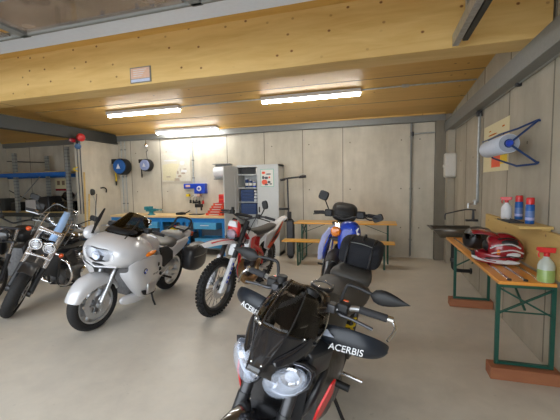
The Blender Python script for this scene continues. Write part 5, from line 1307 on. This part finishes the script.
# ------------------------------------------------------------------ dark tourer at the left edge
def dark_tourer():
    L = 1.5; Rr = .30; rake = 27
    t = thing('motorcycle', (0, 0, 0), 'dark touring motorcycle cut off by the left edge behind the cruiser', 'motorcycle')
    X = steer(1.1, .9, rake, 5)
    wheel(t, 'front_wheel', L, Rr, .12, .215, 'cast5', X, disc=.15)
    wheel(t, 'rear_wheel', 0, .31, .17, .215, 'cast5', None, disc=.13, dsides=(1,))
    fork(t, L, Rr, rake, .98, .10, .022, .028, 'chrome', 'blackmatte', X, .5)
    clamp(t, L, Rr, rake, (.8, .98), .1, X)
    rws = []
    for k in range(10):
        a = R(20+k*14); rws.append([(L+.34*math.cos(a), y, Rr+(.34-abs(y)*.4)*math.sin(a)) for y in (-.08, -.06, 0, .06, .08)])
    G().grid(rws).obj('front_mudguard', 'blackgloss', t, X=X, solid=.005, sub=1)
    G().lathe([(.04, -.12), (.085, -.06), (.09, 0), (.06, .025), (.02, .03)], (1.34, 0, .90), 'X', 24).obj('headlight', 'blackgloss', t, X=X)
    G().tube([(1.15, -.2, .99), (1.15, .2, .99)], .009, 8).obj('indicator_bar', 'black', t, X=X)
    for s in (1, -1): G().ell((1.15, s*.24, 1.0), (.035, .04, .035), 14, 10).obj('indicator', 'redlens', t, X=X)
    hb = G().tube([(.90, .40, 1.08), (.96, .28, 1.12), (1.07, .12, 1.09), (1.08, 0, 1.05), (1.07, -.12, 1.09), (.96, -.28, 1.12), (.90, -.40, 1.08)], .0125, 10, 5).obj('handlebar', 'black', t, X=X)
    for s in (1, -1):
        G().cyl((.95, s*.30, 1.115), (.90, s*.41, 1.078), .019, n=12).obj('grip', 'grip', hb, X=X)
        levers(t, .96, 1.12, .2, .38, s, X, 0, 'silver')
        mirror_part(t, [(.98, s*.2, 1.13), (.98, s*.24, 1.22), (.97, s*.28, 1.27)], (.97, s*.30, 1.32), (.02, .065, .05), X, None, 'black')
        G().bx(.95, 1.02, s*.22-.03, s*.22+.03, 1.09, 1.14).obj('switch_housing', 'black', t, X=X, bevel=.01)
    G().loft([(1.05, 0, .78, .90, .09, 2.5), (.92, 0, .72, .99, .17, 2.5), (.74, 0, .70, 1.0, .19, 2.5), (.55, 0, .70, .92, .15, 2.5), (.45, 0, .70, .82, .10, 2.5)], 22).obj('fuel_tank', 'blackmatte', t, sub=1)
    G().loft([(.52, 0, .7, .82, .12, 3), (.25, 0, .7, .81, .17, 3), (-.05, 0, .74, .86, .16, 3), (-.25, 0, .78, .87, .12, 3)], 20).obj('seat', 'leather', t, sub=1)
    G().loft([(1.0, 0, .22, .66, .16, 4), (.7, 0, .2, .68, .2, 4), (.4, 0, .25, .6, .14, 4)], 18).obj('engine', 'engine', t)
    for s in (1, -1):
        G().rings([[(1.2, s*.1, .5), (1.2, s*.2, .62), (1.16, s*.2, .82), (1.1, s*.12, .85)], [(.85, s*.18, .42), (.85, s*.3, .55), (.85, s*.28, .8), (.85, s*.17, .85)]]).obj('leg_shield', 'black', t, sub=1)
        G().loft([(.05, s*.33, .40, .74, .09, 4), (-.2, s*.34, .36, .76, .12, 4), (-.5, s*.33, .42, .74, .09, 4)], 20).obj('pannier', 'leather', t, sub=1)
        G().cyl((.42, s*.16, .34), (.42, s*.29, .34), .014, n=10).obj('footpeg', 'black', t)
        G().tube([(.85, s*.1, .3), (.5, s*.2, .22), (-.3, s*.22, .32)], [.024, .03, .045], 12, 4).obj('exhaust', 'chrome', t)
    G().bx(-.02, .4, .08, .12, .28, .36).obj('swingarm', 'darkmetal', t, bevel=.01)
    G().tube([(.6, .12, .22), (.62, .2, .1), (.62, .27, .02)], .012, 8).bx(.58, .66, .25, .29, .0, .015).obj('side_stand', 'black', t)
    return t, L
dt, L5 = dark_tourer(); place(dt, (-5.14, 3.25), -68, L5, 5)

# ------------------------------------------------------------------ blue bike behind the foreground one
def blue_bike():
    L = 1.46; Rr = .33; rake = 27
    t = thing('motorcycle', (0, 0, 0), 'blue and white motorcycle with top case behind the foreground bike', 'motorcycle')
    X = steer(1.08, 1.0, rake, -14)
    wheel(t, 'front_wheel', L, Rr, .10, .25, 'wire', X, disc=.14, dsides=(1,))
    wheel(t, 'rear_wheel', 0, .31, .13, .22, 'wire', None, disc=.11, dsides=(-1,))
    fork(t, L, Rr, rake, 1.08, .10, .022, .028, 'chrome', 'silver', X, .55)
    clamp(t, L, Rr, rake, (.88, 1.06), .1, X)
    rws = []
    for k in range(9):
        v = k/8; x = 1.10+.48*v; w = .07+.03*math.sin(v*3); rws.append([(x, u*w, .78+.02*math.sin(v*3)-.08*v*v-.04*abs(u)**2) for u in (-1, -.6, 0, .6, 1)])
    G().grid(rws).obj('front_fender', 'black', t, X=X, solid=.005, sub=1)
    G().loft([(1.30, .10, .72, 1.04, .08, 3), (1.26, .11, .68, 1.11, .13, 3), (1.10, .10, .66, 1.15, .16, 3)], 20).obj('nose_fairing', 'blue', t, X=X, sub=1)
    G().rings([[(x, y+k, z) for x, y, z in ((1.22, -.07, 1.06), (1.26, -.12, 1.02), (1.26, -.20, .92), (1.22, -.25, .78), (1.16, -.27, .60), (1.14, -.24, .60), (1.20, -.21, .78), (1.24, -.165, .90), (1.24, -.09, .99))] for k in (-.012, .012)]).obj('leg_shield', 'lav', t, X=X, bevel=.004)
    G().bx(1.25, 1.29, -.06, .02, 1.02, 1.10).obj('chrome_cap', 'chrome', t, X=X, bevel=.015)
    G().rings([[(1.30+k-abs(y-.1)*.3, y, z) for y, z in ((.16, .98), (.20, .94), (.24, .98), (.21, 1.0), (.23, 1.06), (.19, 1.02), (.14, 1.03))] for k in (-.03, .0)]).obj('nose_emblem', 'white', t, X=X)
    G().lathe([(.055, -.05), (.062, 0), (.05, .02), (.02, .03)], (1.30, -.035, .99), 'X', 20).obj('indicator', 'orange', t, X=X)
    for s in (1, -1):
        # big blue shroud
        G().rings([[(x, s*(y+k), z) for x, y, z in ((1.22, .14, .98), (1.24, .19, .80), (1.12, .21, .60), (1.0, .2, .50), (.86, .17, .60), (.72, .15, .80), (.62, .13, .92), (.95, .13, 1.04))] for k in (-.04, .012)]).obj('side_fairing', 'blue', t, sub=1)
        G().rings([[(x, s*(y+k), z) for x, y, z in ((.95, .17, .90), (.86, .17, .84), (.80, .165, .90), (.74, .16, .84), (.78, .16, .93), (.9, .165, .97))] for k in (0, .02)]).obj('fairing_emblem', 'white', t)
        G().rings([[(x, s*(y+k), z) for x, y, z in ((1.10, .215, .66), (1.02, .215, .64), (1.04, .215, .70))] for k in (0, .016)]).obj('fairing_reflector', 'orange', t, bevel=.003)
        G().rings([[(x, s*(y+k), z) for x, y, z in ((.40, .12, .80), (-.2, .14, .84), (-.32, .1, .80), (0, .14, .62), (.35, .13, .6))] for k in (-.02, .005)]).obj('side_panel', 'blue', t, bevel=.01)
        G().tube([(1.05, s*.12, .9), (.9, s*.16, .45), (.7, s*.14, .24), (.4, s*.12, .24)], .016, 8, 4).obj('frame_tube', 'darkmetal', t)
        G().cyl((.45, s*.14, .36), (.45, s*.26, .36), .014, n=10).obj('footpeg', 'black', t)
    hb = G().tube([(.98, .40, 1.18), (1.0, .28, 1.19), (1.05, .12, 1.15), (1.055, 0, 1.12), (1.05, -.12, 1.15), (1.0, -.28, 1.19), (.98, -.40, 1.18)], .0125, 10, 5).obj('handlebar', 'black', t, X=X)
    for s in (1, -1):
        G().cyl((1.0, s*.28, 1.19), (.98, s*.41, 1.178), .018, n=12).obj('grip', 'grip', hb, X=X)
        levers(t, 1.0, 1.185, .2, .40, s, X, 0, 'black')
        G().bx(.99, 1.07, s*.2-.05, s*.2+.05, 1.14, 1.23).obj('switch_housing', 'black', t, X=X, bevel=.015)
    mirror_part(t, [(1.0, -.20, 1.2), (1.0, -.24, 1.28), (1.0, -.27, 1.35)], (1.0, -.29, 1.40), (.02, .065, .06), X, Matrix.Rotation(R(-18), 3, 'X'))
    mirror_part(t, [(1.0, .24, 1.16), (1.0, .30, 1.13), (1.0, .36, 1.14)], (1.0, .40, 1.16), (.02, .065, .045), X, Matrix.Rotation(R(25), 3, 'X'))
    G().loft([(1.06, 0, .84, 1.02, .09, 2.6), (.88, 0, .80, 1.06, .13, 2.6), (.66, 0, .80, 1.02, .12, 2.6), (.52, 0, .8, .90, .09, 2.6)], 20).obj('fuel_tank', 'blue', t, sub=1)
    G().loft([(.6, 0, .80, .90, .09, 3), (.35, 0, .80, .88, .13, 3), (0, 0, .82, .91, .14, 3), (-.2, 0, .84, .92, .12, 3)], 20).obj('seat', 'leather', t, sub=1)
    G().bx(-.45, -.1, -.09, .09, .91, .93).obj('luggage_rack', 'black', t, bevel=.006)
    tc = G().loft([(-.66, 0, .98, 1.12, .11, 3), (-.60, 0, .95, 1.21, .18, 3.2), (-.42, 0, .935, 1.26, .215, 3.2), (-.25, 0, .935, 1.23, .205, 3.2), (-.17, 0, .96, 1.13, .15, 3)], 26).obj('top_case', 'leather', t, sub=1)
    G().tube([(-.62, .175, 1.06), (-.42, .217, 1.06), (-.2, .175, 1.06), (-.155, 0, 1.06), (-.2, -.175, 1.06), (-.42, -.217, 1.06)], .006, 6, 4).obj('case_seam', 'steel_dark', tc)
    G().loft([(.92, 0, .26, .58, .11, 4), (.66, 0, .24, .62, .14, 4), (.45, 0, .3, .5, .1, 4)], 18).obj('engine', 'engine', t)
    G().tube([(.9, -.06, .5), (1.02, -.1, .4), (.9, -.14, .24), (.4, -.16, .26), (-.2, -.18, .42)], [.022, .024, .026, .035, .05], 14, 4).obj('exhaust', 'chrome', t)
    G().bx(.0, .45, .08, .11, .28, .35).obj('swingarm', 'darkmetal', t, bevel=.008)
    G().tube([(.5, .1, .26), (.5, .2, .12), (.49, .27, .02)], .012, 8).bx(.46, .53, .25, .29, .0, .015).obj('side_stand', 'black', t)
    return t, L
bb, L6 = blue_bike(); place(bb, (-.58, 3.82), -84.5, L6, 10)

# ------------------------------------------------------------------ helmets on the right table
def motocross_helmet(loc, rz):
    t = thing('helmet', loc, 'red white and black off-road helmet lying on the orange table', 'helmet', None, rz)
    # shell (x forward)
    G().loft([(-.145, 0, .06, .13, .04, 2.2), (-.125, 0, .03, .185, .085, 2.3), (-.07, 0, .008, .235, .115, 2.3), (0, 0, .0, .25, .122, 2.3), (.06, 0, .0, .24, .115, 2.3), (.10, 0, .01, .215, .10, 2.3), (.12, 0, .10, .19, .08, 2.2)], 24).obj('shell', 'crimson', t, sub=1)
    # chin bar
    G().rings([[(x, y, z+dz) for x, y, z in ((-.02, .112, .05), (.08, .104, .05), (.145, .080, .055), (.185, .04, .06), (.195, 0, .062), (.185, -.04, .06), (.145, -.080, .055), (.08, -.104, .05), (-.02, -.112, .05))] for dz in (-.05, -.02, .015, .035)], closed=False, caps=False).obj('chin_bar', 'crimson', t, solid=.02, sub=1)
    G().tube([(.02, .118, .03), (.10, .108, .03), (.16, .082, .035), (.198, .04, .04), (.21, 0, .042), (.198, -.04, .04), (.16, -.082, .035), (.10, -.108, .03), (.02, -.118, .03)], .012, 8, 3).obj('chin_stripe', 'white', t)
    G().ell((.10, 0, .135), (.045, .088, .05), 18, 10).obj('eye_port', 'black', t)
    G().ell((.202, 0, .065), (.02, .035, .022), 12, 8).obj('mouth_vent', 'black', t)
    # peak
    G().grid([[(.03+.20*v, u*(.105-.015*v), .235+.035*math.sin(v*2.2)-.03*u*u) for u in (-1, -.5, 0, .5, 1)] for v in (0, .25, .5, .75, 1)]).obj('peak', 'crimson', t, solid=.006, sub=1)
    for s in (1, -1):
        for (pts, m, nm) in ((((-.10, .105, .14), (-.04, .122, .17), (.04, .119, .16), (.10, .105, .13)), 'white', 'stripe'),
                             (((-.12, .093, .10), (-.05, .121, .125), (.03, .123, .11), (.09, .110, .09)), 'white', 'stripe'),
                             (((-.12, .095, .06), (-.04, .118, .075), (.04, .120, .06), (.13, .104, .05)), 'black', 'stripe'),
                             (((-.08, .105, .20), (-.02, .112, .215), (.05, .104, .205)), 'black', 'stripe')):
            G().tube([(a, s*b, c) for a, b, c in pts], .009, 8, 4, flat=.6).obj(nm, m, t)
        G().ell((-.05, s*.098, .085), (.055, .025, .022), 14, 10).obj('side_patch', 'white', t)
        G().ell((.0, s*.106, .025), (.10, .02, .018), 14, 10).obj('side_patch', 'white', t)
        G().ell((-.03, s*.102, .175), (.06, .02, .028), 14, 10).obj('side_patch', 'black', t)
        G().ell((.045, s*.121, .105), (.014, .008, .022), 10, 8).obj('side_badge', 'orange', t)
        G().tube([(.06, s*.121, .03), (.12, s*.112, .035), (.18, s*.07, .05)], .008, 8, 3, flat=.5).obj('stripe', 'crimson', t)
    return t
mh = motocross_helmet((1.10, 3.60, .7815), R(172)); mh.scale = (1.16, 1.16, 1.16)
t = thing('helmet', (1.06, 4.30, .7815), 'plain black full-face helmet behind the red and white one', 'helmet', None, R(-150))
G().loft([(-.14, 0, .07, .16, .05, 2.2), (-.12, 0, .03, .21, .09, 2.3), (-.05, 0, .0, .255, .12, 2.3), (.03, 0, .0, .26, .122, 2.3), (.09, 0, .005, .24, .11, 2.3), (.13, 0, .02, .19, .085, 2.3), (.15, 0, .04, .12, .05, 2.2)], 24).obj('shell', 'blackmatte', t, sub=1)
G().grid([[(.04+.115*math.cos(a)*.98, .118*math.sin(a), z) for a in [R(q) for q in (-80, -55, -28, 0, 28, 55, 80)]] for z in (.115, .15, .185)]).obj('visor', 'screen_dark', t, solid=.006, sub=1)
for s in (1, -1): G().lathe([(.02, 0), (.018, .012)], (.03, s*.118, .15), (0, s, 0), 14).obj('visor_pivot', 'darkmetal', t)
G().tube([(-.12, .06, .2), (-.02, .09, .245), (.08, .08, .24)], .012, 8, 4, flat=.5).obj('pale_band', 'steel_grey', t)
